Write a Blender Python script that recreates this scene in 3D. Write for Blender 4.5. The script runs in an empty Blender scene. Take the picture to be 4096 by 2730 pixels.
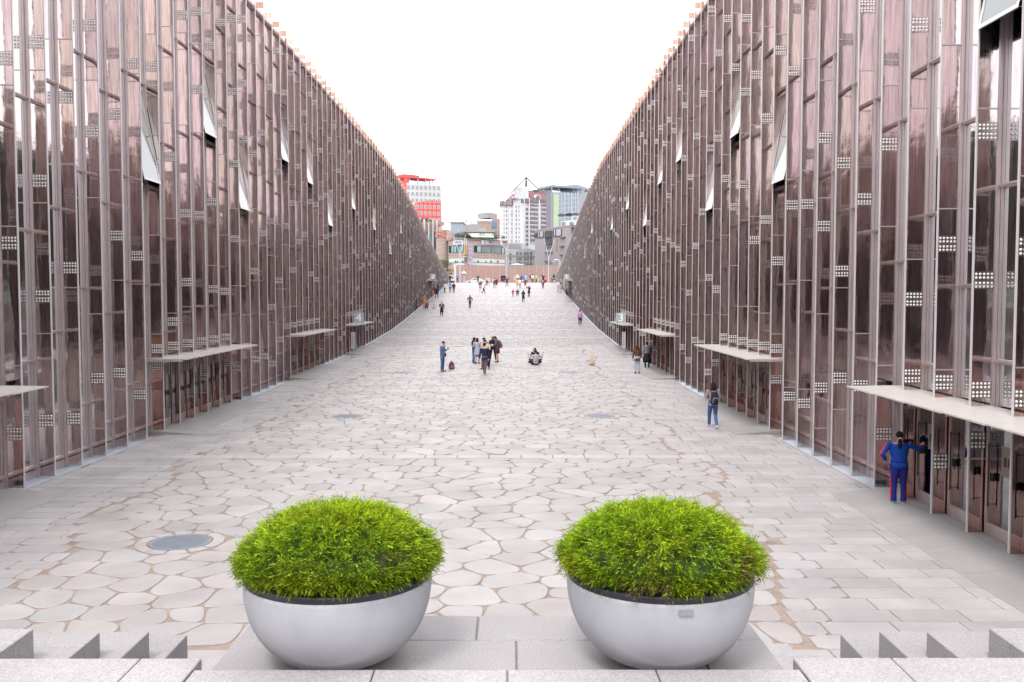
import bpy, bmesh, math, random
from mathutils import Vector, Matrix, noise as mnoise
R = math.radians
SC = bpy.context.scene
COL = SC.collection
rnd = random.Random(11)

# ------------------------------------------------------------------ camera
F = 3700.0; CX, CY = 2048.0, 1365.0; H = 4.65
PITCH = math.atan(185 / F); YAW = -0.0022
cam_d = bpy.data.cameras.new('camera'); cam = bpy.data.objects.new('camera', cam_d); COL.objects.link(cam)
cam.location = (0, 0, H); cam.rotation_euler = (math.pi / 2 - PITCH, 0, YAW)
cam_d.sensor_width = 36; cam_d.lens = F / 4096 * 36; cam_d.clip_end = 6000; cam_d.clip_start = .1
SC.camera = cam
RM = cam.rotation_euler.to_matrix()
CAM = Vector((0, 0, H))

def ray(px, py):
    return (RM @ Vector(((px - CX) / F, -(py - CY) / F, -1))).normalized()

GP = [(-200, 0), (31, 0), (45, .09), (52.5, .2), (66, .35), (77, .62), (92, 1.2), (103, 1.85), (114, 2.6), (133, 3.9), (152, 5.2), (176, 6.88), (178, 6.95), (3000, 6.95)]
def gz(y):
    for (a, za), (b, zb) in zip(GP, GP[1:]):
        if y <= b:
            return za + (zb - za) * (y - a) / (b - a)
    return GP[-1][1]
TP = [(-20, 18.9), (47, 18.1), (92, 17.25), (98, 16.6), (107, 15.8), (114, 15.1), (124, 13.7), (135, 12.2), (147, 11), (160, 9.5), (175, 8.3), (300, 8.2)]
def zt(y):
    for (a, za), (b, zb) in zip(TP, TP[1:]):
        if y <= b:
            return za + (zb - za) * (y - a) / (b - a)
    return 8

def on_ground(px, py):
    """where the line of sight through a photo point meets the sloping plaza"""
    d = ray(px, py); lo, hi = 5.0, 230.0
    for _ in range(50):
        m = (lo + hi) / 2; p = CAM + d * (m / d.y)
        if p.z > gz(p.y): lo = m
        else: hi = m
    return CAM + d * (lo / d.y)
def at_depth(px, py, Y):
    d = ray(px, py)
    return CAM + d * (Y / d.y)

# ------------------------------------------------------------------ materials
def principled(name):
    m = bpy.data.materials.new(name); m.use_nodes = True
    nt = m.node_tree; b = nt.nodes['Principled BSDF']
    return m, nt, b
def N(nt, t, **kw):
    n = nt.nodes.new(t)
    for k, v in kw.items():
        if k.startswith('i_'):
            n.inputs[k[2:].replace('_', ' ')].default_value = v
        else:
            setattr(n, k, v)
    return n
def ramp(nt, stops):
    n = nt.nodes.new('ShaderNodeValToRGB'); e = n.color_ramp.elements
    while len(e) < len(stops): e.new(.5)
    for el, (p, c) in zip(e, stops):
        el.position = p; el.color = (*c, 1) if len(c) == 3 else c
    return n
def mixc(nt, a, b, fac, mode='MIX'):
    n = nt.nodes.new('ShaderNodeMix'); n.data_type = 'RGBA'; n.blend_type = mode
    for sock, v in ((n.inputs[6], a), (n.inputs[7], b), (n.inputs[0], fac)):
        if hasattr(v, 'links'): nt.links.new(v, sock)
        else: sock.default_value = (*v, 1) if isinstance(v, tuple) and len(v) == 3 else v
    return n.outputs[2]
MATS = {}
ALB = .42   # picture brightness to real reflectance under the bright overcast sky
def mat(name, col, rough=.6, metal=0, var=.12, scale=4, bump=0, bscale=40, spec=.5, tone=False, stretch=(1, 1, 1), speck=0, speck_scale=180):
    """a procedural surface: base colour, soft mottling, fine speckle, optional per-piece tone and bump"""
    if name in MATS: return MATS[name]
    if metal < .5: col = tuple(c * ALB for c in col)
    m, nt, b = principled(name)
    tc = N(nt, 'ShaderNodeTexCoord'); mp = N(nt, 'ShaderNodeMapping'); mp.inputs['Scale'].default_value = stretch
    nt.links.new(tc.outputs['Object'], mp.inputs[0])
    nz = N(nt, 'ShaderNodeTexNoise'); nz.inputs['Scale'].default_value = scale; nz.inputs['Detail'].default_value = 5
    nt.links.new(mp.outputs[0], nz.inputs['Vector'])
    lo = tuple(max(0, c * (1 - var)) for c in col); hi = tuple(min(1, c * (1 + var)) for c in col)
    rp = ramp(nt, [(.3, lo), (.7, hi)]); nt.links.new(nz.outputs['Fac'], rp.inputs[0])
    out = rp.outputs[0]
    if speck:
        n2 = N(nt, 'ShaderNodeTexNoise'); n2.inputs['Scale'].default_value = speck_scale; n2.inputs['Detail'].default_value = 2
        nt.links.new(tc.outputs['Object'], n2.inputs['Vector'])
        r2 = ramp(nt, [(.35, (1 - speck,) * 3), (.65, (1 + speck * .6,) * 3)]); nt.links.new(n2.outputs['Fac'], r2.inputs[0])
        out = mixc(nt, out, r2.outputs[0], 1.0, 'MULTIPLY')
    if tone:
        at = N(nt, 'ShaderNodeAttribute', attribute_name='tone')
        out = mixc(nt, out, at.outputs['Color'], 1.0, 'MULTIPLY')
    nt.links.new(out, b.inputs['Base Color'])
    b.inputs['Roughness'].default_value = rough; b.inputs['Metallic'].default_value = metal
    b.inputs['Specular IOR Level'].default_value = spec
    if bump:
        n3 = N(nt, 'ShaderNodeTexNoise'); n3.inputs['Scale'].default_value = bscale; n3.inputs['Detail'].default_value = 4
        nt.links.new(tc.outputs['Object'], n3.inputs['Vector'])
        bp = N(nt, 'ShaderNodeBump'); bp.inputs['Strength'].default_value = bump; bp.inputs['Distance'].default_value = .02
        nt.links.new(n3.outputs['Fac'], bp.inputs['Height']); nt.links.new(bp.outputs[0], b.inputs['Normal'])
    MATS[name] = m
    return m

def mirror_steel():
    m, nt, b = principled('polished bronze tinted steel')
    tc = N(nt, 'ShaderNodeTexCoord')
    mp = N(nt, 'ShaderNodeMapping'); mp.inputs['Scale'].default_value = (9, 9, .35); nt.links.new(tc.outputs['Object'], mp.inputs[0])
    nz = N(nt, 'ShaderNodeTexNoise'); nz.inputs['Scale'].default_value = 3; nz.inputs['Detail'].default_value = 6; nt.links.new(mp.outputs[0], nz.inputs['Vector'])
    rp = ramp(nt, [(.28, (.47, .39, .39)), (.5, (.63, .545, .535)), (.75, (.73, .66, .625))]); nt.links.new(nz.outputs['Fac'], rp.inputs[0])
    at = N(nt, 'ShaderNodeAttribute', attribute_name='tone')
    nt.links.new(mixc(nt, rp.outputs[0], at.outputs['Color'], 1.0, 'MULTIPLY'), b.inputs['Base Color'])
    b.inputs['Metallic'].default_value = 1
    rr = ramp(nt, [(.3, (.03,) * 3), (.7, (.10,) * 3)]); nt.links.new(nz.outputs['Fac'], rr.inputs[0]); nt.links.new(rr.outputs[0], b.inputs['Roughness'])
    m2 = N(nt, 'ShaderNodeMapping'); m2.inputs['Scale'].default_value = (2, 2, 1.2); nt.links.new(tc.outputs['Object'], m2.inputs[0])
    n2 = N(nt, 'ShaderNodeTexNoise'); n2.inputs['Scale'].default_value = 1.6; n2.inputs['Detail'].default_value = 3; nt.links.new(m2.outputs[0], n2.inputs['Vector'])
    bp = N(nt, 'ShaderNodeBump'); bp.inputs['Strength'].default_value = .16; bp.inputs['Distance'].default_value = .02
    nt.links.new(n2.outputs['Fac'], bp.inputs['Height']); nt.links.new(bp.outputs[0], b.inputs['Normal'])
    return m
def window_glass(name, tint, refl=(.86, .87, .90), ior=1.5, coat=.28):
    m = bpy.data.materials.new(name); m.use_nodes = True; nt = m.node_tree
    nt.nodes.remove(nt.nodes['Principled BSDF']); out = nt.nodes['Material Output']
    tr = N(nt, 'ShaderNodeBsdfTransparent'); tr.inputs[0].default_value = (*tint, 1)
    gl = N(nt, 'ShaderNodeBsdfGlossy'); gl.inputs[0].default_value = (*refl, 1); gl.inputs['Roughness'].default_value = .04
    fr = N(nt, 'ShaderNodeFresnel'); fr.inputs['IOR'].default_value = ior
    tc = N(nt, 'ShaderNodeTexCoord'); nz = N(nt, 'ShaderNodeTexNoise'); nz.inputs['Scale'].default_value = .8
    nt.links.new(tc.outputs['Object'], nz.inputs['Vector'])
    bp = N(nt, 'ShaderNodeBump'); bp.inputs['Strength'].default_value = .12; bp.inputs['Distance'].default_value = .03
    nt.links.new(nz.outputs['Fac'], bp.inputs['Height']); nt.links.new(bp.outputs[0], gl.inputs['Normal'])
    mx = N(nt, 'ShaderNodeMixShader'); mt = N(nt, 'ShaderNodeMath', operation='MULTIPLY_ADD'); mt.inputs[1].default_value = .6; mt.inputs[2].default_value = coat; nt.links.new(fr.outputs[0], mt.inputs[0]); nt.links.new(mt.outputs[0], mx.inputs[0]); nt.links.new(tr.outputs[0], mx.inputs[1]); nt.links.new(gl.outputs[0], mx.inputs[2])
    nt.links.new(mx.outputs[0], out.inputs[0])
    return m

STEEL = mirror_steel()
GLASS = window_glass('grey window glass', (.30, .31, .32))
FRAME = mat('satin frame metal', (.62, .54, .545), .45, .8, .05, 3)
EDGE = mat('bright fin edge', (1.45, 1.36, 1.37), .4, .1, .02, 2)
STUD = mat('bright pressed studs', (2.2, 2.15, 2.15), .3, .15, .02, 8)
PLATE = mat('stud plate steel', (.46, .40, .39), .22, .95, .12, 12)
CANOPY = mat('pale canopy panel', (1.22, 1.16, 1.10), .35, 0, .05, 2, speck=.05, speck_scale=30)
INTW = mat('interior wall', (.07, .07, .075), .8, 0, .5, .35)
INTF = mat('interior slab', (.5, .5, .49), .7, 0, .1, 1)
GREY = mat('grey painted metal', (.36, .39, .44), .5, 0, .04, 3)
SIGNC = mat('blue grey sign plate', (1.0, 1.07, 1.18), .5, 0, .04, 3)
WHITE = mat('white paint', (.85, .85, .86), .5, 0, .03, 3)
DARK = mat('dark metal', (.03, .025, .03), .4, .3, .1, 5)

# ------------------------------------------------------------------ mesh builder
class MB:
    def __init__(s): s.v = []; s.f = []; s.m = []; s.t = []; s.tone = (1, 1, 1)
    def face(s, pts, mi=0):
        n = len(s.v); s.v += [tuple(p) for p in pts]; s.f.append(tuple(range(n, n + len(pts)))); s.m.append(mi); s.t.append(s.tone)
    def raw(s, vs, fs, mi=0):
        n = len(s.v); s.v += [tuple(p) for p in vs]
        for f in fs: s.f.append(tuple(i + n for i in f)); s.m.append(mi); s.t.append(s.tone)
    def box(s, x0, x1, y0, y1, z0, z1, mi=0):
        if x0 > x1: x0, x1 = x1, x0
        if y0 > y1: y0, y1 = y1, y0
        vs = [(x0, y0, z0), (x1, y0, z0), (x1, y1, z0), (x0, y1, z0), (x0, y0, z1), (x1, y0, z1), (x1, y1, z1), (x0, y1, z1)]
        s.raw(vs, [(0, 3, 2, 1), (4, 5, 6, 7), (0, 1, 5, 4), (1, 2, 6, 5), (2, 3, 7, 6), (3, 0, 4, 7)], mi)
    def hexa(s, lo, hi, mi=0):
        """lo, hi: four points each, same winding"""
        s.raw(list(lo) + list(hi), [(0, 3, 2, 1), (4, 5, 6, 7), (0, 1, 5, 4), (1, 2, 6, 5), (2, 3, 7, 6), (3, 0, 4, 7)], mi)
    def tube(s, pts, rads, seg=8, mi=0, cap=True, sq=None):
        pts = [Vector(p) for p in pts]; n0 = len(s.v); fs = []
        if not isinstance(rads, (list, tuple)): rads = [rads] * len(pts)
        up = None
        for i, p in enumerate(pts):
            d = (pts[min(i + 1, len(pts) - 1)] - pts[max(i - 1, 0)]).normalized()
            if up is None:
                a = Vector((0, 0, 1)) if abs(d.z) < .9 else Vector((0, 1, 0))
                up = (a - d * a.dot(d)).normalized()
            else:
                up = (up - d * up.dot(d)).normalized()
            sd = d.cross(up)
            for k in range(seg):
                t = 2 * math.pi * k / seg
                s.v.append(tuple(p + (up * math.cos(t) + sd * math.sin(t)) * rads[i]))
        for i in range(len(pts) - 1):
            for k in range(seg):
                a = n0 + i * seg + k; b = n0 + i * seg + (k + 1) % seg
                fs.append((a, b, b + seg, a + seg))
        if cap:
            fs.append(tuple(n0 + k for k in range(seg))[::-1]); fs.append(tuple(n0 + (len(pts) - 1) * seg + k for k in range(seg)))
        for f in fs: s.f.append(f); s.m.append(mi); s.t.append(s.tone)
    def ell(s, c, r, seg=12, rings=8, mi=0, rot=None):
        c = Vector(c); n0 = len(s.v); r = Vector(r) if not isinstance(r, (int, float)) else Vector((r, r, r))
        def put(v):
            v = Vector((v[0] * r.x, v[1] * r.y, v[2] * r.z))
            if rot: v = rot @ v
            s.v.append(tuple(c + v))
        put((0, 0, -1))
        for i in range(1, rings):
            a = -math.pi / 2 + math.pi * i / rings
            for k in range(seg):
                t = 2 * math.pi * k / seg; put((math.cos(a) * math.cos(t), math.cos(a) * math.sin(t), math.sin(a)))
        put((0, 0, 1)); top = len(s.v) - 1; fs = []
        for k in range(seg):
            fs.append((n0, n0 + 1 + (k + 1) % seg, n0 + 1 + k))
            b = n0 + 1 + (rings - 2) * seg
            fs.append((top, b + k, b + (k + 1) % seg))
        for i in range(rings - 2):
            for k in range(seg):
                a = n0 + 1 + i * seg + k; b = n0 + 1 + i * seg + (k + 1) % seg
                fs.append((a, b, b + seg, a + seg))
        for f in fs: s.f.append(f); s.m.append(mi); s.t.append(s.tone)
    def lathe(s, prof, c=(0, 0, 0), seg=24, mi=0):
        n0 = len(s.v)
        for (r, z) in prof:
            for k in range(seg):
                t = 2 * math.pi * k / seg; s.v.append((c[0] + r * math.cos(t), c[1] + r * math.sin(t), c[2] + z))
        for i in range(len(prof) - 1):
            for k in range(seg):
                a = n0 + i * seg + k; b = n0 + i * seg + (k + 1) % seg
                s.f.append((a, b, b + seg, a + seg)); s.m.append(mi); s.t.append(s.tone)
    def build(s, name, mats, parent=None, smooth=False, kind=None, label=None, cat=None, group=None, tone=False, loc=None):
        me = bpy.data.meshes.new(name); me.from_pydata(s.v, [], s.f)
        if not isinstance(mats, (list, tuple)): mats = [mats]
        for m in mats: me.materials.append(m)
        if len(mats) > 1: me.polygons.foreach_set('material_index', s.m)
        if smooth: me.polygons.foreach_set('use_smooth', [True] * len(s.f))
        if tone:
            a = me.color_attributes.new('tone', 'FLOAT_COLOR', 'CORNER'); buf = []
            for f, t in zip(s.f, s.t): buf += [*t, 1.0] * len(f)
            a.data.foreach_set('color', buf)
        me.update()
        o = bpy.data.objects.new(name, me); COL.objects.link(o)
        if parent: o.parent = parent
        if loc: o.location = loc
        tag(o, label, cat, group, kind)
        return o
def tag(o, label=None, cat=None, group=None, kind=None):
    if label: o['label'] = label
    if cat: o['category'] = cat
    if group: o['group'] = group
    if kind: o['kind'] = kind
    return o
def thing(name, label, cat, loc=(0, 0, 0), rz=0, group=None):
    o = bpy.data.objects.new(name, None); COL.objects.link(o); o.location = loc; o.rotation_euler.z = rz
    o.empty_display_size = .2
    return tag(o, label, cat, group)
def copy_tree(o, parent=None):
    c = o.copy(); COL.objects.link(c)
    if parent: c.parent = parent
    for ch in list(o.children): copy_tree(ch, c)
    return c
def text_mesh(txt, size, depth=.004, font=None, sx=1.0, align='CENTER'):
    """letters as a mesh in the XZ plane facing -Y, centred on the origin; returns vertices and faces"""
    cu = bpy.data.curves.new('lettering', 'FONT'); cu.body = txt; cu.size = size; cu.extrude = depth; cu.align_x = align; cu.align_y = 'CENTER'
    cu.resolution_u = 3
    ob = bpy.data.objects.new('lettering', cu); COL.objects.link(ob)
    dg = bpy.context.evaluated_depsgraph_get(); dg.update()
    me = bpy.data.meshes.new_from_object(ob.evaluated_get(dg))
    vs = [(v.co.x * sx, -v.co.z, v.co.y) for v in me.vertices]; fs = [tuple(p.vertices) for p in me.polygons]
    bpy.data.objects.remove(ob); bpy.data.curves.remove(cu); bpy.data.meshes.remove(me)
    return vs, fs
def add_text(mb, txt, size, c, ux=Vector((1, 0, 0)), uz=Vector((0, 0, 1)), mi=0, depth=.004, sx=1.0, bold=0):
    vs, fs = text_mesh(txt, size, depth, sx=sx)
    c = Vector(c); ny = uz.cross(ux)  # points away from the reader
    for db in ([0] if not bold else [-bold, 0, bold]):
        mb.raw([c + ux * (v[0] + db) + uz * v[2] + ny * (v[1] + abs(db) * .02) for v in vs], fs, mi)

# ------------------------------------------------------------------ world and sun
w = bpy.data.worlds.new('World'); SC.world = w; w.use_nodes = True
nt = w.node_tree; bg = nt.nodes['Background']
SUN_EL, SUN_AZ = 58, 200
sky = N(nt, 'ShaderNodeTexSky'); sky.sky_type = 'NISHITA'; sky.sun_disc = False
sky.sun_elevation = R(SUN_EL); sky.sun_rotation = R(SUN_AZ); sky.dust_density = 4
# a bright closed cloud cover laid over the clear sky
tc = N(nt, 'ShaderNodeTexCoord'); nz = N(nt, 'ShaderNodeTexNoise'); nz.inputs['Scale'].default_value = 1.6; nz.inputs['Detail'].default_value = 6
nt.links.new(tc.outputs['Generated'], nz.inputs['Vector'])
cl = ramp(nt, [(.3, (28.0, 27.8, 28.4)), (.7, (32.0, 31.8, 32.2))]); nt.links.new(nz.outputs['Fac'], cl.inputs[0])
nt.links.new(mixc(nt, sky.outputs[0], cl.outputs[0], .9), bg.inputs[0])
bg.inputs[1].default_value = .1
sd = bpy.data.lights.new('sun', 'SUN'); sun = bpy.data.objects.new('sun', sd); COL.objects.link(sun)
sd.energy = 2.4; sd.angle = R(14); sd.color = (1, .96, .92)
az = R(SUN_AZ)
sv = Vector((math.sin(az) * math.cos(R(SUN_EL)), math.cos(az) * math.cos(R(SUN_EL)), math.sin(R(SUN_EL))))
sun.rotation_euler = sv.to_track_quat('Z', 'Y').to_euler(); sun.location = (0, 0, 60)
SC.view_settings.view_transform = 'Standard'; SC.view_settings.look = 'None'; SC.view_settings.exposure = 0; SC.view_settings.gamma = 1
try:
    SC.cycles.max_bounces = 10; SC.cycles.glossy_bounces = 5; SC.cycles.transparent_max_bounces = 10; SC.cycles.diffuse_bounces = 3
    SC.cycles.use_denoising = True; SC.cycles.caustics_reflective = False; SC.cycles.caustics_refractive = False
    SC.cycles.use_adaptive_sampling = True; SC.cycles.sample_clamp_indirect = 6
except Exception: pass
# ================================================================== the ground
STONE = mat('pale flagstone', (.82, .765, .765), .62, 0, .13, .9, bump=.25, bscale=60, tone=True, speck=.12, speck_scale=90)
SAND = mat('sandy joint fill', (.68, .52, .43), .95, 0, .22, 3, bump=.4, bscale=50, speck=.2, speck_scale=60)
SLAB = mat('light granite', (.74, .70, .715), .6, 0, .08, 1.2, bump=.3, bscale=90, tone=True, speck=.24, speck_scale=70)
CONC = mat('smooth threshold concrete', (.66, .62, .62), .7, 0, .10, .8, speck=.06, speck_scale=70)
ASPH = mat('asphalt', (.16, .155, .16), .85, 0, .1, .6)
GRATE = mat('galvanised grate', (.50, .56, .66), .45, .2, .06, 3)

WL, WR = 11.64, 8.75
XL, XR = -WL + .06, WR - .06

# bed under all paving
mb = MB()
ys = [8.68] + [y for y in range(12, 178, 2)] + [178]
for a, b in zip(ys, ys[1:]):
    if a == 74: mb.build('plaza', SAND, kind='structure'); mb = MB()
    mb.face([(-WL - .7, a, gz(a) - .022), (WR + .7, a, gz(a) - .022), (WR + .7, b, gz(b) - .022), (-WL - .7, b, gz(b) - .022)])
mb.build('ramp', mat('dark joint grit', (.20, .15, .15), .95, 0, .2, 3), kind='structure')
mb = MB()
mb.face([(-1500, 178, 6.93), (1500, 178, 6.93), (1500, 3000, 6.93), (-1500, 3000, 6.93)])
mb.build('ground', mat('town ground', (.42, .40, .40), .9, 0, .1, .05), kind='structure')
mb = MB()
mb.face([(-60, 196, 6.95), (60, 196, 6.95), (60, 214, 6.95), (-60, 214, 6.95)])
mb.build('road', ASPH, kind='structure')

def poly_clip(poly, nx, ny, d):
    """keep n.p <= d"""
    out = []
    for i in range(len(poly)):
        p, q = poly[i], poly[(i + 1) % len(poly)]
        a = nx * p[0] + ny * p[1] - d; b = nx * q[0] + ny * q[1] - d
        if a <= 0: out.append(p)
        if (a < 0 < b) or (b < 0 < a):
            t = a / (a - b); out.append((p[0] + (q[0] - p[0]) * t, p[1] + (q[1] - p[1]) * t))
    return out
def chaikin(poly, k=.25):
    out = []
    for i in range(len(poly)):
        p, q = poly[i], poly[(i + 1) % len(poly)]
        out.append((p[0] + (q[0] - p[0]) * k, p[1] + (q[1] - p[1]) * k)); out.append((p[0] + (q[0] - p[0]) * (1 - k), p[1] + (q[1] - p[1]) * (1 - k)))
    return out
def stone(mb, poly, dz=0, bev=.018):
    n = len(poly); cx = sum(p[0] for p in poly) / n; cy = sum(p[1] for p in poly) / n
    r = sum(math.hypot(p[0] - cx, p[1] - cy) for p in poly) / n
    k = max(0, 1 - bev / max(r, .05))
    tx, ty = rnd.uniform(-.006, .006), rnd.uniform(-.006, .006)
    def z(p): return gz(p[1]) + dz + tx * (p[0] - cx) + ty * (p[1] - cy)
    top = [(cx + (p[0] - cx) * k, cy + (p[1] - cy) * k, 0) for p in poly]
    vs = [(p[0], p[1], z(p)) for p in top] + [(p[0], p[1], z(p) - .010) for p in poly] + [(p[0], p[1], z(p) - .045) for p in poly]
    fs = [tuple(range(n))]
    for i in range(n):
        j = (i + 1) % n
        fs.append((i, n + i, n + j, j)); fs.append((n + i, 2 * n + i, 2 * n + j, n + j))
    mb.raw(vs, fs)

BANDS = [26.4, 44.1, 61.8]           # drain bands across the plaza
BW = .56
GRATES = [(-6.22, 17.25, .56), (-6.2, 35.1, .56), (3.42, 35.2, .56), (-6.2, 52.8, .56), (3.35, 53.0, .56)]
def xl(y): return -8.5 + .45 * math.sin(y * .9) + .35 * math.sin(y * .37 + 2) - (.3 if y > 30 else 0)
def xr(y): return (4.45 if y < 17 else 4.9) + .35 * math.sin(y * .8 + 1) + .3 * math.sin(y * .31) + (.4 if y > 30 else 0)
Y0S, Y1S = 11.95, 73.6
# irregular flagstones: one polygon per stone, rounded corners
gx, gy = .76, .74
sites = {}
ni = int((7.5 + 10.5) / gx); nj = int((Y1S - Y0S + 2) / gy)
for i in range(ni + 1):
    for j in range(nj + 1):
        sites[i, j] = (-10.3 + (i + .5 * (j % 2)) * gx + rnd.uniform(-.3, .3), Y0S - .8 + j * gy + rnd.uniform(-.3, .3))
for k_ in [k for k, (a_, b_) in sites.items() if any(math.hypot(a_ - g[0], b_ - g[1]) < .80 for g in GRATES)]: del sites[k_]
mb = MB()
for (i, j), (sx, sy) in sites.items():
    if sy < Y0S + .15 or sy > Y1S - .15 or not (xl(sy) - .1 < sx < xr(sy) + .1): continue
    if any(abs(sy - b) < BW / 2 for b in BANDS): continue
    gap = rnd.uniform(.005, .018)
    poly = [(sx - 1.2, sy - 1.2), (sx + 1.2, sy - 1.2), (sx + 1.2, sy + 1.2), (sx - 1.2, sy + 1.2)]
    for di in range(-2, 3):
        for dj in range(-2, 3):
            q = sites.get((i + di, j + dj))
            if not q or (di == 0 and dj == 0) or not (xl(q[1]) - .1 < q[0] < xr(q[1]) + .1) or any(abs(q[1] - b) < BW / 2 for b in BANDS): continue
            dx, dy = q[0] - sx, q[1] - sy; L = math.hypot(dx, dy)
            dd = (dx * (sx + q[0]) / 2 + dy * (sy + q[1]) / 2) / L - gap
            poly = poly_clip(poly, dx / L, dy / L, dd)
            if len(poly) < 3: break
        if len(poly) < 3: break
    if len(poly) < 3: continue
    poly = poly_clip(poly, 1, 0, xr(sy) + rnd.uniform(-.02, .12)); poly = poly_clip(poly, -1, 0, -(xl(sy) - rnd.uniform(-.02, .12)))
    poly = poly_clip(poly, 0, 1, Y1S); poly = poly_clip(poly, 0, -1, -Y0S)
    for b in BANDS:
        if len(poly) >= 3:
            poly = poly_clip(poly, 0, 1, b - BW / 2 - .02) if sy < b else poly_clip(poly, 0, -1, -(b + BW / 2 + .02))
    for g in GRATES:
        d = math.hypot(sx - g[0], sy - g[1])
        if d < 2 and len(poly) >= 3:
            nx, ny = (g[0] - sx) / d, (g[1] - sy) / d
            poly = poly_clip(poly, nx, ny, nx * g[0] + ny * g[1] - .84)
    if len(poly) < 3: continue
    area = abs(sum(poly[a][0] * poly[(a + 1) % len(poly)][1] - poly[(a + 1) % len(poly)][0] * poly[a][1] for a in range(len(poly)))) / 2
    if area < .05: continue
    p2 = chaikin(chaikin(poly, rnd.uniform(.13, .22)), .27)
    t = rnd.uniform(.88, 1.07); w_ = rnd.uniform(-.015, .02); mb.tone = (t + w_, t, t - w_)
    stone(mb, p2)
# ring of cut stones round each grate
for g in GRATES:
    for k in range(12):
        a0 = 2 * math.pi * k / 12 + .03; a1 = 2 * math.pi * (k + 1) / 12 - .03
        t = rnd.uniform(.95, 1.06); mb.tone = (t, t, t)
        stone(mb, [(g[0] + r * math.cos(a), g[1] + r * math.sin(a)) for r, a in ((.60, a0), (.81, a0), (.81, (a0 + a1) / 2), (.81, a1), (.60, a1), (.60, (a0 + a1) / 2))], 0, .012)
mb.build('flagstone_paving', STONE, kind='structure', tone=True)

# coursed rectangular paving at the sides and up the ramp
mb = MB()
def course(xa, xb, ya, yb, first=None):
    x = xa - rnd.uniform(0, .9)
    while x < xb:
        L = rnd.choice([.96, 1.0, 1.04, .9, .7 if rnd.random() < .3 else 1.0])
        p, q = max(x, xa) + .012, min(x + L, xb) - .012
        if ya > 60: p += .014; q -= .014
        x += L
        if q - p < .12: continue
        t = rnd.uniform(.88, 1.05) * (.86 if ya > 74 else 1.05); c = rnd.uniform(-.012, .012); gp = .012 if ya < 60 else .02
        edge = min(abs(p - XL), abs(q - XR)); t *= 1.0
        mb.tone = (t + c, t, t + .012 - c)
        a, b = ya + gp, yb - gp
        if first == 'L' and xb - q < .1 or first == 'R' and p - xa < .1:
            poly = [(p, a), (q, a), (q, b), (p, b)]
            poly = chaikin(poly, .16)
        else:
            poly = [(p, a), (q, a), (q, b), (p, b)]
        stone(mb, poly, 0, .012)
y = 11.93 - .51 * 6
row = 0
while y < Y1S - .2:
    yb = y + .51
    for b in BANDS:
        if y < b - BW / 2 < yb + .12: yb = b - BW / 2
        elif y < b + BW / 2 and y >= b - BW / 2 - .01: y = b + BW / 2; yb = y + .51
    yb = min(yb, Y1S)
    ym = (y + yb) / 2
    if ym > Y0S:
        course(XL, xl(ym) - .12, y, yb, 'L'); course(xr(ym) + .12, XR, y, yb, 'R')
    else:
        course(XL, XR, y, yb)
    y = yb
# ramp courses with a lighter band every 8.8 m
RB = [73.8 + 8.82 * k for k in range(12)]
y = Y1S + .5
while y < 177.5:
    yb = min(y + .51, 177.9)
    nb = [b for b in RB if y < b - .02 <= yb]
    if nb: yb = nb[0]
    if not any(abs(y - b) < .01 for b in RB):
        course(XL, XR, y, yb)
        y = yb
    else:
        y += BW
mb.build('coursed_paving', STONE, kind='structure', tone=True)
mb = MB()
for b in BANDS + [r + BW / 2 for r in RB]:
    x = XL; step = .915
    while x < XR - .1:
        q = min(x + step, XR); t = rnd.uniform(1.08, 1.14); mb.tone = (t, t, t * 1.01)
        stone(mb, [(x + .014, b - BW / 2 + .012), (q - .014, b - BW / 2 + .012), (q - .014, b + BW / 2 - .012), (x + .014, b + BW / 2 - .012)], .002, .01)
        x = q
mb.build('drain_band_slabs', STONE, kind='structure', tone=True)

# round drain grates
g0 = None
gl = ['round slotted drain cover beside the left planter, nearest of all the drain covers', 'round slotted drain cover left of centre between the first and second pale bands',
      'round drain cover right of centre, left of the walking person with a backpack', 'small far drain cover left of the man in the denim jacket',
      'small far drain cover right of the group, below the two people sitting on the ground']
for k, (x, y, r) in enumerate(GRATES):
    if g0 is None:
        g0 = thing('drain_cover', gl[0], 'drain cover', (x, y, gz(y)), R(18), 'round drain covers set in the flagstones')
        m1 = MB(); m1.lathe([(.50, -.03), (.50, -.004), (.515, .003), (.545, .003), (.56, -.004), (.56, -.03)], seg=40); m1.build('rim', GRATE, g0)
        m1 = MB()
        for q in range(-16, 17):
            yy = q * .03; hx = math.sqrt(max(0, .505 ** 2 - yy ** 2))
            m1.box(-hx, hx, yy - .0095, yy + .0095, -.03, 0)
        m1.build('bars', GRATE, g0)
        m1 = MB(); m1.lathe([(0, -.032), (.52, -.032)], seg=24); m1.build('pit', mat('grate pit', (.10, .11, .13), .9), g0)
        o = g0
    else:
        o = copy_tree(g0); o.location = (x, y, gz(y)); o['label'] = gl[k]; o.rotation_euler.z = R(18 if x < 0 else -14)
    o.rotation_euler.x = math.atan((gz(y + .5) - gz(y - .5)))

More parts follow.
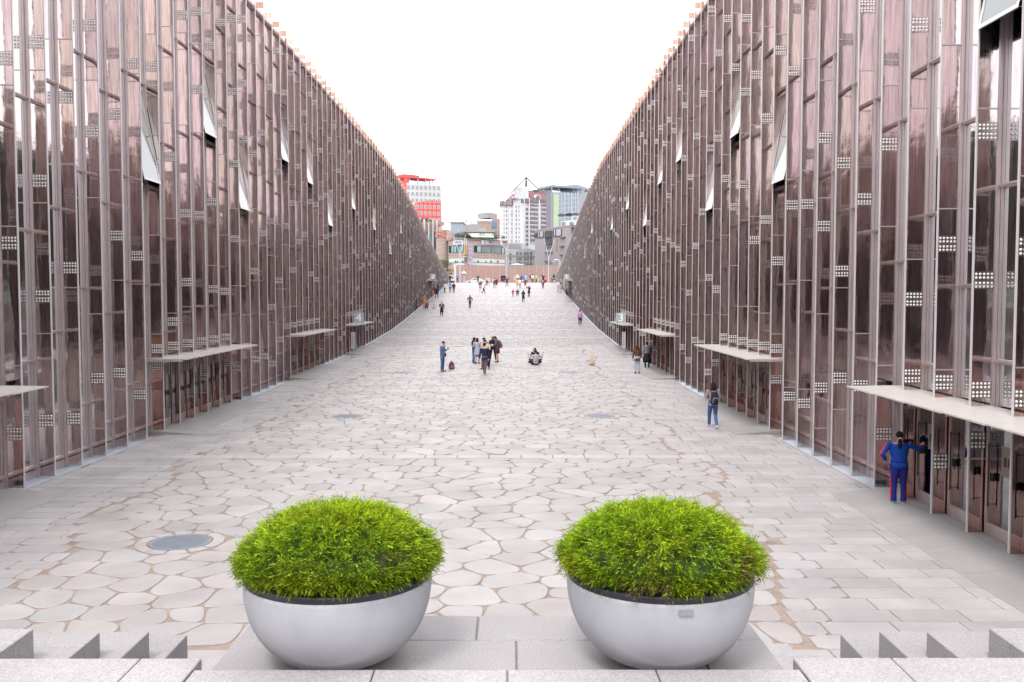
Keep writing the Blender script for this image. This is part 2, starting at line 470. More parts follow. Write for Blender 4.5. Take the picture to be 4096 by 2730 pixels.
# linear gratings at the foot of both facades
DOORS = [(12.0, 21.5), (30.6, 39.5), (49.0, 57.5), (66.0, 73.4), (130.0, 138.0)]
def in_door(y): return any(a - .05 < y < b + .05 for a, b in DOORS)
for side, W in ((-1, WL), (1, WR)):
    m1 = MB(); y = 9.0
    while y < 177:
        yb = y + 3
        if not in_door(y + 1.5):
            n = 26 if y < 40 else 1
            for q in range(n):
                a = y + 3 * q / n; b = a + 3 / n * (.72 if n > 1 else .99)
                m1.raw([(side * (W - .05), a, gz(a) - .002), (side * (W + .5), a, gz(a) - .002), (side * (W + .5), b, gz(b) - .002), (side * (W - .05), b, gz(b) - .002)], [(0, 1, 2, 3)] if side > 0 else [(0, 3, 2, 1)])
        y = yb
    m1.build('drainage_grating', mat('bright galvanised slots', (1.25, 1.4, 1.65), .5, 0, .05, 3), kind='structure')

# pale threshold ramps in front of the doors
for side, W in ((-1, WL), (1, WR)):
    for (a, b) in DOORS:
        m1 = MB(); z0, z1 = gz(a), gz(b); h = .11
        n = max(1, round((b - a) / 1.5)); 
        for q in range(n):
            p = a + (b - a) * q / n + .004; r = a + (b - a) * (q + 1) / n - .004
            for (u0, u1, h0, h1) in ((-1.25, -.02, .005, h), (-.02, .48, h, h)):
                P = lambda u, y_, z_: (side * (W + u), y_, gz(y_) + z_)
                m1.hexa([P(u0, p, -.03), P(u1, p, -.03), P(u1, r, -.03), P(u0, r, -.03)], [P(u0, p, h0), P(u1 - .006, p, h1), P(u1 - .006, r, h1), P(u0, r, h0)])
        m1.build('threshold_ramp', CONC, kind='structure')

# ================================================================== the stairs round the camera
def H_(z): return H + z
m1 = MB()
def granite(x0, x1, y0, y1, z0, z1, t=None, mbx=None):
    t = t or rnd.uniform(.95, 1.04); M = mbx or m1; M.tone = (t, t, t * 1.01)
    b = .008
    vs = [(x0, y0, z0), (x1, y0, z0), (x1, y1, z0), (x0, y1, z0), (x0, y0, z1 - b), (x1, y0, z1 - b), (x1, y1, z1 - b), (x0, y1, z1 - b),
          (x0 + b, y0 + b, z1), (x1 - b, y0 + b, z1), (x1 - b, y1 - b, z1), (x0 + b, y1 - b, z1)]
    M.raw(vs, [(0, 3, 2, 1), (0, 1, 5, 4), (1, 2, 6, 5), (2, 3, 7, 6), (3, 0, 4, 7), (4, 5, 9, 8), (5, 6, 10, 9), (6, 7, 11, 10), (7, 4, 8, 11), (8, 9, 10, 11)])
# landing that carries the planters
zl = H_(-3.05)
for (ya, yb, xs) in ((8.035, 8.67, [-2.42, -1.7, -.30, .92, 2.235]), (7.385, 8.03, [-2.44, -1.3, .055, 1.62, 2.24])):
    for a, b in zip(xs, xs[1:]): granite(a + .006, b - .006, ya + .006, yb, -.04, zl, rnd.uniform(.93, 1.0))
# mortar under the joints
m1.tone = (.45, .33, .30); m1.box(-2.41, 2.225, 7.40, 8.65, -.04, zl - .012)
m1.build('stair_landing', SLAB, kind='structure', tone=True)
# granite ledge nearest the camera
m1 = MB(); zg = H_(-2.9)
for xs, y1 in (([-9, -7.4, -5.9, -4.45, -2.95, -2.46], 7.26), ([2.26, 3.05, 4.5, 6, 7.5, 9], 7.26), ([-2.45, -1.05, -.02, 1.13, 2.25], 7.03)):
    for a, b in zip(xs, xs[1:]): granite(a + .005, b - .005, 6.4, y1, -.04, zg, 1.12)
for xs in ([-9 + 1.5 * k for k in range(13)],):
    for yy in (4.9, 3.4):
        for a, b in zip(xs, xs[1:]): granite(a + .005, b - .005, yy + .005, yy + 1.495, -.04, zg, 1.1)
m1.build('granite_ledge', SLAB, kind='structure', tone=True)
# big seat steps going down to the plaza left and right
for side, prof in ((-1, [(8.0, 2.93, 4.19), (8.65, 3.2, 3.90), (9.3, 3.43, 3.69), (9.95, 3.70, 3.53)]), (1, [(8.0, 2.93, 4.22), (8.65, 3.2, 3.97), (9.3, 3.43, 3.78), (9.95, 3.70, 3.62)])):
    m1 = MB(); ya = 7.265
    for k, (yf, dz, x) in enumerate(prof):
        z1 = H_(-dz)
        xo = (WL if side < 0 else WR) + .3
        # two slabs in depth, several along the width; the joint between them shows
        ym = yf - .33
        for (p, q) in ((7.265, ym - .005), (ym, yf)):
            xx = x; n = 0
            if k > 0 and q < prof[k - 1][0] - .02 and False: continue
            while xx < xo:
                L = 1.45 if n else rnd.uniform(.9, 1.3); L = min(L, xo - xx)
                a, b = side * xx, side * (xx + L - .006)
                # stop under the higher step beside it
                granite(min(a, b), max(a, b), p, q, -.04, z1 - .004 * k, rnd.uniform(.98, 1.06))
                xx += L; n += 1
    m1.build('seat_steps', SLAB, kind='structure', tone=True)
# low steps between the seats and the landing
m1 = MB()
for (ya, yb, dz) in ((10.6, 11.75, 4.5), (9.45, 10.6, 4.2), (8.3, 9.45, 3.85), (7.27, 8.3, 3.5)):
    for a, b in ((-3.5, -2.45), (2.27, 3.6)):
        n = 1 if ya < 10 else 2
        for q in range(n):
            granite(a + (b - a) * q / n + .004, a + (b - a) * (q + 1) / n - .004, ya, yb - .004, -.04, H_(-dz), 1.12)
granite(-2.44, 2.26, 8.69, 11.6, -.04, H_(-4.45), 1.05)
m1.build('plaza_steps', SLAB, kind='structure', tone=True)
# flight the photographer stands on and terrace behind, darkened for the steel's reflections
m1 = MB(); z = zg; y = 3.39
while z < 4.1:
    z += .163; n = 7
    d = .42 if not (2.9 < z < 3.15) else 2.6
    for q in range(n):
        granite(-9 + 18 * q / n, -9 + 18 * (q + 1) / n - .01, y - d, y - .004, z - .5, z, .6)
    y -= d
granite(-60, 60, -60, y - .004, z - .6, z, .30)
m1.build('rear_stairs', SLAB, kind='structure', tone=True)
# pale strip and dark hill, unseen, added and shaped for reflections in the steel
m1 = MB(); m1.box(-90, 90, -61, -60, 3, 5.5)
m1.build('reflected_strip', mat('pale green band', (.50, .60, .47), .8, 0, .15, .2), label='long low pale green strip added behind the stairs for its reflection in the steel', cat='wall')
m1 = MB(); n = 90
tops = [(-170 + 340 * k / n, 13 + 4.0 * mnoise.noise(Vector((k * .21, 3, 0))) + 2.2 * mnoise.noise(Vector((k * .9, 7, 0))) + min(17, .27 * abs(-170 + 340 * k / n))) for k in range(n + 1)]
for (xa, za), (xb, zb) in zip(tops, tops[1:]):
    m1.face([(xa, -66, 2), (xb, -66, 2), (xb, -70, zb * .6), (xa, -70, za * .6)]); m1.face([(xa, -70, za * .6), (xb, -70, zb * .6), (xb, -76, zb), (xa, -76, za)])
    m1.face([(xa, -76, za), (xb, -76, zb), (xb, -120, zb + 1), (xa, -120, za + 1)])
m1.build('reflected_hill', mat('dark reflected slope', (.045, .035, .035), .95, 0, .5, .3), kind='structure')
# ================================================================== the two glass buildings
S = 1.5; RH = 3.3
frng = random.Random(5)
NB = 114
BAYS = [7.0 + S * k for k in range(NB)]          # fin positions along the valley
RAILS = [frng.uniform(0, RH) for _ in BAYS]      # height offset of the horizontal joints, bay by bay
OPEN = {}
for (Y, zb) in [(29.9, 8.3), (35.8, 10.8), (41.5, 8.35), (47.8, 11.55), (53.8, 11.1), (59.8, 9.1), (70, 11.0), (80.5, 10.2), (90, 8.6), (99, 11.2), (108, 9.0)]:
    k = min(range(NB), key=lambda i: abs(BAYS[i] + .75 - Y)); OPEN[k] = zb; RAILS[k] = zb % RH
OPEN_R = {min(range(NB), key=lambda i: abs(BAYS[i] + .75 - 17.2)): 9.55}

def rail_zs(k, zb, ztop):
    out = []; z = RAILS[k]
    while z < ztop - .2:
        if z > zb + .8: out.append(z)
        z += RH
    return out
def stud_mesh(cols, rows, r, sg):
    """a pressed plate with raised studs, facing -Y, centred on the origin"""
    mb = MB(); h = .17; w_ = .185; d = -.022
    mb.box(-w_, w_, d, -.0155, -h, h, 0)
    for cidx in range(cols):
        x = -w_ + .037 + (2 * w_ - .074) * cidx / (cols - 1)
        for dz in rows:
            c = Vector((x, d, dz)); vs = []
            for (rr, dd) in ((r, 0), (r * .62, .62 * r)):
                for q in range(sg):
                    t = 2 * math.pi * (q + .5) / sg; vs.append(c + Vector((rr * math.cos(t), -dd, rr * math.sin(t))))
            vs.append(c + Vector((0, -.9 * r, 0)))
            fs = []
            for q in range(sg):
                q2 = (q + 1) % sg; fs += [(q, q2, sg + q2, sg + q), (sg + q, sg + q2, 2 * sg)]
            mb.raw(vs, fs, 1)
    o = mb.build('stud_plate', [PLATE, STUD]); me = o.data; bpy.data.objects.remove(o); return me
R4 = [-.125, -.055, .045, .115]
STM = {2: stud_mesh(5, R4, .026, 8), 1: stud_mesh(5, R4, .025, 6), 0: stud_mesh(4, [-.11, 0, .11], .030, 4)}

def make_building(side, W, label, seed):
    r2 = random.Random(seed)
    B = thing('glass_building', label, 'building', (side * (W + 5), 60, 0))
    OFF = Vector((-side * (W + 5), -60, 0))
    def fin_build(mb, name, mats, par, **kw):
        """parts are written in world coordinates; shift them to the parent's origin"""
        mb.v = [(v[0] + OFF.x, v[1] + OFF.y, v[2]) for v in mb.v]
        return mb.build(name, mats, par, **kw)
    def P(u, y, z): return (side * (W + u), y, z)
    def bx(mb, u0, u1, y0, y1, z0, z1, mi=0): mb.box(side * (W + u0), side * (W + u1), y0, y1, z0, z1, mi)
    # interior shell
    m = MB()
    ys = [6.5 + 6 * k for k in range(29)]
    for a, b in zip(ys, ys[1:]):
        for z in [0, 3.55, 7.1, 10.65, 14.2]:
            if z > gz(a) - 2 and z < min(zt(a), zt(b)) - 1.5: bx(m, .62, 6, a, b, z - .35, z)
        bx(m, 6, 6.2, a, b, -1, min(zt(a), zt(b)) - .4)
    fin_build(m, 'interior', [INTW], B)
    m = MB()
    for a, b in zip(ys, ys[1:]):
        m.hexa([P(.55, a, zt(a) - .45), P(30, a, zt(a) - .45), P(30, b, zt(b) - .45), P(.55, b, zt(b) - .45)], [P(.55, a, zt(a) - .1), P(30, a, zt(a) - .1), P(30, b, zt(b) - .1), P(.55, b, zt(b) - .1)])
    fin_build(m, 'roof', [mat('roof turf', (.10, .13, .05), .95, 0, .3, .5)], B)
    m = MB(); bx(m, .55, 30, 6.4, 6.6, -1, 18.5); bx(m, .55, 30, 180.4, 180.6, 0, 8)
    fin_build(m, 'end_wall', [mat('end wall concrete', (.4, .38, .38), .8, 0, .1, .4)], B)
    coping = MB()
    rest = MB(); rg = MB()
    for k, y in enumerate(BAYS):
        zb = gz(y) + .03; top = zt(y); tf = top + .36
        near = 2 if y < 45 else 1 if y < 85 else 0
        whole = (20 < y < 171) if side < 0 else (14.9 < y < 166)
        m = MB() if whole else rest
        zs = [zb] + rail_zs(k, gz(y), top) + [top + .06, tf]
        door = in_door(y) and in_door(y - .01)
        for a, b in zip(zs, zs[1:]):
            t = r2.uniform(.86, 1.06); m.tone = (t, t * r2.uniform(.96, 1.01), t * r2.uniform(.94, 1.02))
            if door and b < 3.6: m.tone = (.95, .74, .68)
            if b == tf: q_ = r2.uniform(1.0, 1.9); m.tone = (.50 * q_, .36 * q_, .29 * q_)
            j0, j1 = r2.uniform(-.006, .006), r2.uniform(-.006, .006)
            m.hexa([P(.0, y - .014 + j0, a), P(.40, y - .014, a), P(.40, y + .014, a), P(.0, y + .014 + j0, a)], [P(.0, y - .014 + j1, b - .012), P(.40, y - .014, b - .012), P(.40, y + .014, b - .012), P(.0, y + .014 + j1, b - .012)], 0)
        m.tone = (1, 1, 1)
        bx(m, -.014, .012, y - .022, y + .022, zb, tf, 1)                # bright outer edge
        for a in zs[1:-2]: bx(m, -.01, .40, y - .034, y + .034, a - .02, a + .005, 2)
        mats = [STEEL, EDGE, FRAME]
        if whole: fin = fin_build(m, 'fin', mats, B, tone=True)
        par = fin if whole else None
        def studs(zc, near, back=False):
            if not par: return
            o = bpy.data.objects.new('stud_plate', STM[near]); COL.objects.link(o); o.parent = par
            o.location = (side * (W + .2) + OFF.x, y + OFF.y, zc)
            if back: o.rotation_euler.z = math.pi
        zz = gz(y) + r2.uniform(.9, 2.4)
        while zz < top - .6:
            if not (door and zz < 2.9) or r2.random() < .25:
                studs(zz, near)
                if near == 2: studs(zz, 1, True)
            zz += r2.choice([2.7, 3.3, 4.4, 5.7, 6.6]) * r2.uniform(.9, 1.1)
        if door: studs(gz(y) + 2.85, near)
        # mullion at the root of the fin
        mm = MB() if whole else m
        bx(mm, .39, .455, y - .045, y + .045, zb - .02, top, 0 if whole else 2)
        if whole: fin_build(mm, 'mullion', [FRAME], fin)
        # the window bay from this fin to the next
        yb = y + S
        if k < NB - 1:
            wtop = min(top, zt(yb)) - .05; g0 = gz((y + yb) / 2)
            zs2 = [g0 + .28] + rail_zs(k, g0, wtop) + [wtop]
            gl_ = MB() if whole else rg; fr = MB() if whole else rest; fi = 0 if whole else 2
            for a, b in zip(zs2, zs2[1:]):
                if OPEN.get(k) and abs(a - OPEN[k]) < .3: continue
                if side > 0 and OPEN_R.get(k) and abs(a - OPEN_R[k]) < RH * .5: continue
                jy = r2.uniform(-.004, .004)
                gl_.face([P(.50 + jy, y + .04, a), P(.50, yb - .04, a), P(.50, yb - .04, b), P(.50 + jy, y + .04, b)][::side])
            win = None
            if whole:
                cut = [i for i in range(1, len(gl_.f)) if abs(gl_.v[gl_.f[i][0]][2] - gl_.v[gl_.f[i - 1][2]][2]) > 1 and abs(gl_.v[gl_.f[i][2]][2] - gl_.v[gl_.f[i - 1][0]][2]) > 1]
                if cut:
                    g2 = MB()
                    for f_ in gl_.f[cut[0]:]: g2.face([gl_.v[i] for i in f_])
                    gl_.f = gl_.f[:cut[0]]; nv = max(max(f_) for f_ in gl_.f) + 1; gl_.v = gl_.v[:nv]; gl_.m = gl_.m[:len(gl_.f)]; gl_.t = gl_.t[:len(gl_.f)]
                    fin_build(g2, 'window', [GLASS], B)
                win = fin_build(gl_, 'window', [GLASS], B)
            for (p, q) in ((y + .046, y + .11), (yb - .11, yb - .046)):
                bx(fr, .46, .497, p, q, g0 + .10, wtop, fi)
            for a in zs2:
                bx(fr, .435, .53, y + .05, yb - .05, a - .045, a + .035, fi)
                bx(fr, .41, .435, y + .05, yb - .05, a - .012, a + .012, fi)
            bx(fr, .455, .54, y + .05, yb - .05, g0 - .02, g0 + .2, fi)
            if whole: fin_build(fr, 'frame', [FRAME], win)
        bx(coping, .36, .9, y + .02, yb - .02, min(top, zt(yb)) - .03, top + .10)
    fin_build(rg, 'window', [GLASS], B, kind='stuff')
    o = fin_build(rest, 'fin', [STEEL, EDGE, FRAME], B, tone=True, kind='stuff')
    fin_build(coping, 'coping', [FRAME], B)
    # casements standing open
    wins = dict(OPEN)
    if side > 0: wins.update(OPEN_R)
    for k, zb in wins.items():
        y0, y1 = BAYS[k] + .06, BAYS[k] + S - .06; z1 = zb + RH - .1; z0 = zb + .02; uo = -.05
        m = MB(); fr = MB(); d = .05
        def Q(t, s_, y): return P(.5 + (uo - .5) * t + s_ * d * .98, y, z1 + (z0 - z1) * t + s_ * d * .18)
        m.hexa([Q(1, 0, y0 + .08), Q(1, .3, y0 + .08), Q(1, .3, y1 - .08), Q(1, 0, y1 - .08)], [Q(0, 0, y0 + .08), Q(0, .3, y0 + .08), Q(0, .3, y1 - .08), Q(0, 0, y1 - .08)])
        ow = fin_build(m, 'open_window', [MATS.get('pale open pane') or mat('pale open pane', (.17, .18, .185), .12, .8, .05, 1)], B)
        for (a, b) in ((y0, y0 + .08), (y1 - .08, y1)):
            fr.hexa([Q(1, -.2, a), Q(1, .9, a), Q(1, .9, b), Q(1, -.2, b)], [Q(0, -.2, a), Q(0, .9, a), Q(0, .9, b), Q(0, -.2, b)])
        for (ta, tb) in ((0, .03), (.975, 1.0)):
            fr.hexa([Q(tb, -.25, y0), Q(tb, .95, y0), Q(tb, .95, y1), Q(tb, -.25, y1)], [Q(ta, -.25, y0), Q(ta, .95, y0), Q(ta, .95, y1), Q(ta, -.25, y1)])
        # steel cheeks folding out with the pane
        fr.face([P(.45, y0, z1), P(uo, y0, z0), P(.45, y0, z0)]); 
        fin_build(fr, 'frame', [EDGE], ow)
    # canopies over the doors, with the doors below
    nums = {-1: {3: '4', 4: '2'}, 1: {3: '3', 4: '1'}}[side]
    for ci, (a, b) in enumerate(DOORS):
        zc = 2.53 if ci < 4 else gz(a) + 3.05
        n = round((b - a) / S); m = MB()
        for q in range(n):
            p, r = a + (b - a) * q / n + .012, a + (b - a) * (q + 1) / n - .012
            m.hexa([P(-.9, p, zc - .045), P(.42, p, zc - .045), P(.42, r, zc - .045), P(-.9, r, zc - .03)], [P(-.9, p, zc - .012), P(.42, p, zc + .012), P(.42, r, zc + .012), P(-.9, r, zc - .004)])
        can = fin_build(m, 'canopy', [CANOPY], B)
        m = MB()
        for q in range(n + 1):
            p = a + (b - a) * q / n; bx(m, -.8, .42, p - .02, p + .02, zc - .10, zc - .05)
        bx(m, .36, .42, a, b, zc - .14, zc - .05)
        fin_build(m, 'bracket', [FRAME], can)
        if ci in nums:
            yc = a + .5; cxs = -.80
            sg = MB(); s_ = .37
            cx_ = side * (W + cxs + .02); zc0 = zc + .06
            sg.box(cx_ - s_, cx_ + s_, yc - .02, yc + .02, zc0 + .02, zc0 + .02 + 2 * s_)
            sg.box(cx_ - .25, cx_ - .21, yc - .015, yc + .015, zc, zc0 + .02); sg.box(cx_ + .21, cx_ + .25, yc - .015, yc + .015, zc, zc0 + .02)
            so = fin_build(sg, 'entrance_sign', [SIGNC], can)
            tn = MB(); add_text(tn, nums[ci], .80, (cx_, yc - .027, zc0 + .02 + s_), bold=.014)
            fin_build(tn, 'numeral', [mat('numeral white', (2.3, 2.3, 2.3), .5)], so)
        if ci < 4:
            kk = [j for j, yy in enumerate(BAYS) if a - .1 <= yy < b - 1.2]
            for j, jj in enumerate(kk):
                y0 = BAYS[jj] + .06; y1 = y0 + S - .12; g = gz((y0 + y1) / 2) + .115
                if ci == 0 and side < 0: continue
                d = MB(); bx(d, .30, .36, y0, y0 + .07, g, zc - .15); bx(d, .30, .36, y1 - .07, y1, g, zc - .15); bx(d, .30, .36, y0 + .07, y1 - .07, g, g + .22); bx(d, .30, .36, y0 + .07, y1 - .07, zc - .25, zc - .15)
                dr = fin_build(d, 'door', [FRAME], B)
                d = MB(); bx(d, .325, .335, y0 + .07, y1 - .07, g + .22, zc - .25); fin_build(d, 'glass', [GLASS], dr)
                d = MB(); yh = y1 - .22
                d.tube([P(.24, yh, g + .55), P(.24, yh, g + 1.75)], .012, 6)
                for zz in (g + .6, g + 1.7): d.tube([P(.24, yh, zz), P(.31, yh, zz)], .010, 6)
                d.box(side * (W + .26), side * (W + .30), yh - .12, yh - .02, g + 1.05, g + 1.2)
                fin_build(d, 'handle', [DARK], dr)
                if ci < 2 and j % 2 == (0 if side > 0 else 1):
                    d = MB(); bx(d, .318, .322, y0 + .35, y0 + .85, g + 1.2, g + 1.75); no = fin_build(d, 'notice', [mat('paper notice', (.62, .52, .44), .8)], dr)
                    d = MB()
                    for c3 in range(3): bx(d, .313, .317, y0 + .42 + .13 * c3, y0 + .50 + .13 * c3, g + 1.38, g + 1.55)
                    fin_build(d, 'lettering', [DARK], no)
    return B
LB = make_building(-1, WL, 'left steel-finned glass building with entrance signs 4 and 2', 21)
RB_ = make_building(1, WR, 'right steel-finned glass building with entrance signs 3 and 1', 33)
# ================================================================== planters and their shrubs
BOWL = mat('pale terrazzo bowl', (.58, .60, .66), .35, 0, .05, 2, speck=.10, speck_scale=14)
def terrazzo():
    m, nt, b = principled('pale speckled terrazzo')
    tc = N(nt, 'ShaderNodeTexCoord')
    v = N(nt, 'ShaderNodeTexVoronoi'); v.inputs['Scale'].default_value = 42; nt.links.new(tc.outputs['Object'], v.inputs['Vector'])
    r1 = ramp(nt, [(.06, (1, 1, 1)), (.10, (0, 0, 0))]); nt.links.new(v.outputs['Distance'], r1.inputs[0])
    w_ = ramp(nt, [(.45, (.04, .035, .04)), (.5, (.42, .42, .43))]); 
    sp = N(nt, 'ShaderNodeSeparateColor'); nt.links.new(v.outputs['Color'], sp.inputs[0]); nt.links.new(sp.outputs[0], w_.inputs[0])
    nz = N(nt, 'ShaderNodeTexNoise'); nz.inputs['Scale'].default_value = 2.2; nz.inputs['Detail'].default_value = 6; nt.links.new(tc.outputs['Object'], nz.inputs['Vector'])
    r2 = ramp(nt, [(.3, (.33, .33, .365)), (.7, (.41, .41, .44))]); nt.links.new(nz.outputs['Fac'], r2.inputs[0])
    c = mixc(nt, r2.outputs[0], w_.outputs[0], r1.outputs[0])
    # darker and browner toward the foot
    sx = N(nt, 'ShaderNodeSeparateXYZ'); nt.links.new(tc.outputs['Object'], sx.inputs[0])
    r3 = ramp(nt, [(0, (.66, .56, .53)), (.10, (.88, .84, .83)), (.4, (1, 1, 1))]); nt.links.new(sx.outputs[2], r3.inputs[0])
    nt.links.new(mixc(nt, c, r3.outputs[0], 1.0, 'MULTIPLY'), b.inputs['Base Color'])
    b.inputs['Roughness'].default_value = .5; b.inputs['Specular IOR Level'].default_value = .3
    return m
TERR = terrazzo()
LINER = mat('dark plastic liner', (.045, .035, .06), .4, 0, .1, 4)
SOIL = mat('dark soil', (.03, .022, .016), .95, 0, .3, 9, bump=.6)
def leafmat():
    m, nt, b = principled('juniper foliage')
    at = N(nt, 'ShaderNodeAttribute', attribute_name='tone')
    nt.links.new(at.outputs['Color'], b.inputs['Base Color'])
    b.inputs['Roughness'].default_value = .65; b.inputs['Specular IOR Level'].default_value = .15
    tl = N(nt, 'ShaderNodeBsdfTranslucent'); nt.links.new(at.outputs['Color'], tl.inputs[0])
    mx = N(nt, 'ShaderNodeMixShader'); mx.inputs[0].default_value = .3
    nt.links.new(b.outputs[0], mx.inputs[1]); nt.links.new(tl.outputs[0], mx.inputs[2]); nt.links.new(mx.outputs[0], nt.nodes['Material Output'].inputs[0])
    return m
LEAF = leafmat()
BARK = mat('brown bark', (.12, .07, .05), .9, 0, .3, 20, bump=.5)
RB_OUT, BH = .775, .705
def planter(x, y, label, badge):
    p = thing('planter', label, 'planter', (x, y, zl + .002), 0, 'round terrazzo planters on the landing')
    prof = [(0, 0), (.20, 0), (.235, .012)]
    for k in range(1, 25):
        t = k / 24; a = math.acos(max(-1, 1 - t)) if False else 0
        z = .012 + (BH - .012) * t
        r = .235 + (RB_OUT - .235) * math.sqrt(max(0, 1 - (1 - t) ** 2.15)) ** 1.02
        prof.append((r, z))
    prof += [(RB_OUT - .006, BH + .006), (RB_OUT - .045, BH + .006), (RB_OUT - .05, BH - .05)]
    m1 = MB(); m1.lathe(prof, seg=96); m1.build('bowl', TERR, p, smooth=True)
    m1 = MB(); m1.lathe([(RB_OUT - .012, BH + .004), (RB_OUT - .006, BH + .045), (RB_OUT - .012, BH + .062), (RB_OUT - .05, BH + .062), (RB_OUT - .056, BH + .04), (RB_OUT - .06, BH - .08)], seg=96); m1.build('liner', LINER, p, smooth=True)
    m1 = MB(); m1.lathe([(0, BH - .03), (RB_OUT - .05, BH - .05)], seg=32); m1.build('soil', SOIL, p)
    if badge:
        m1 = MB(); th = -math.pi / 2 + .10; 
        for q in range(8):
            a0 = th - .07 + .0175 * q; a1 = a0 + .0175; r = .766; r2 = .7735
            f = lambda a, rr, z: (rr * math.cos(a), rr * math.sin(a), z)
            m1.hexa([f(a0, r, BH - .075), f(a1, r, BH - .075), f(a1, r + .02, BH - .075), f(a0, r + .02, BH - .075)], [f(a0, r, BH - .03), f(a1, r, BH - .03), f(a1, r + .02, BH - .03), f(a0, r + .02, BH - .03)])
        m1.build('badge', mat('worn label plate', (.62, .62, .68), .3, .2), p)
    return p
PLX = ((-1.432, 7.63), (1.25, 7.63))
planter(*PLX[0], 'left grey terrazzo bowl planter with dark liner, no plate on its side', False)
planter(*PLX[1], 'right grey terrazzo bowl planter with small metal plate below its dark liner', True)

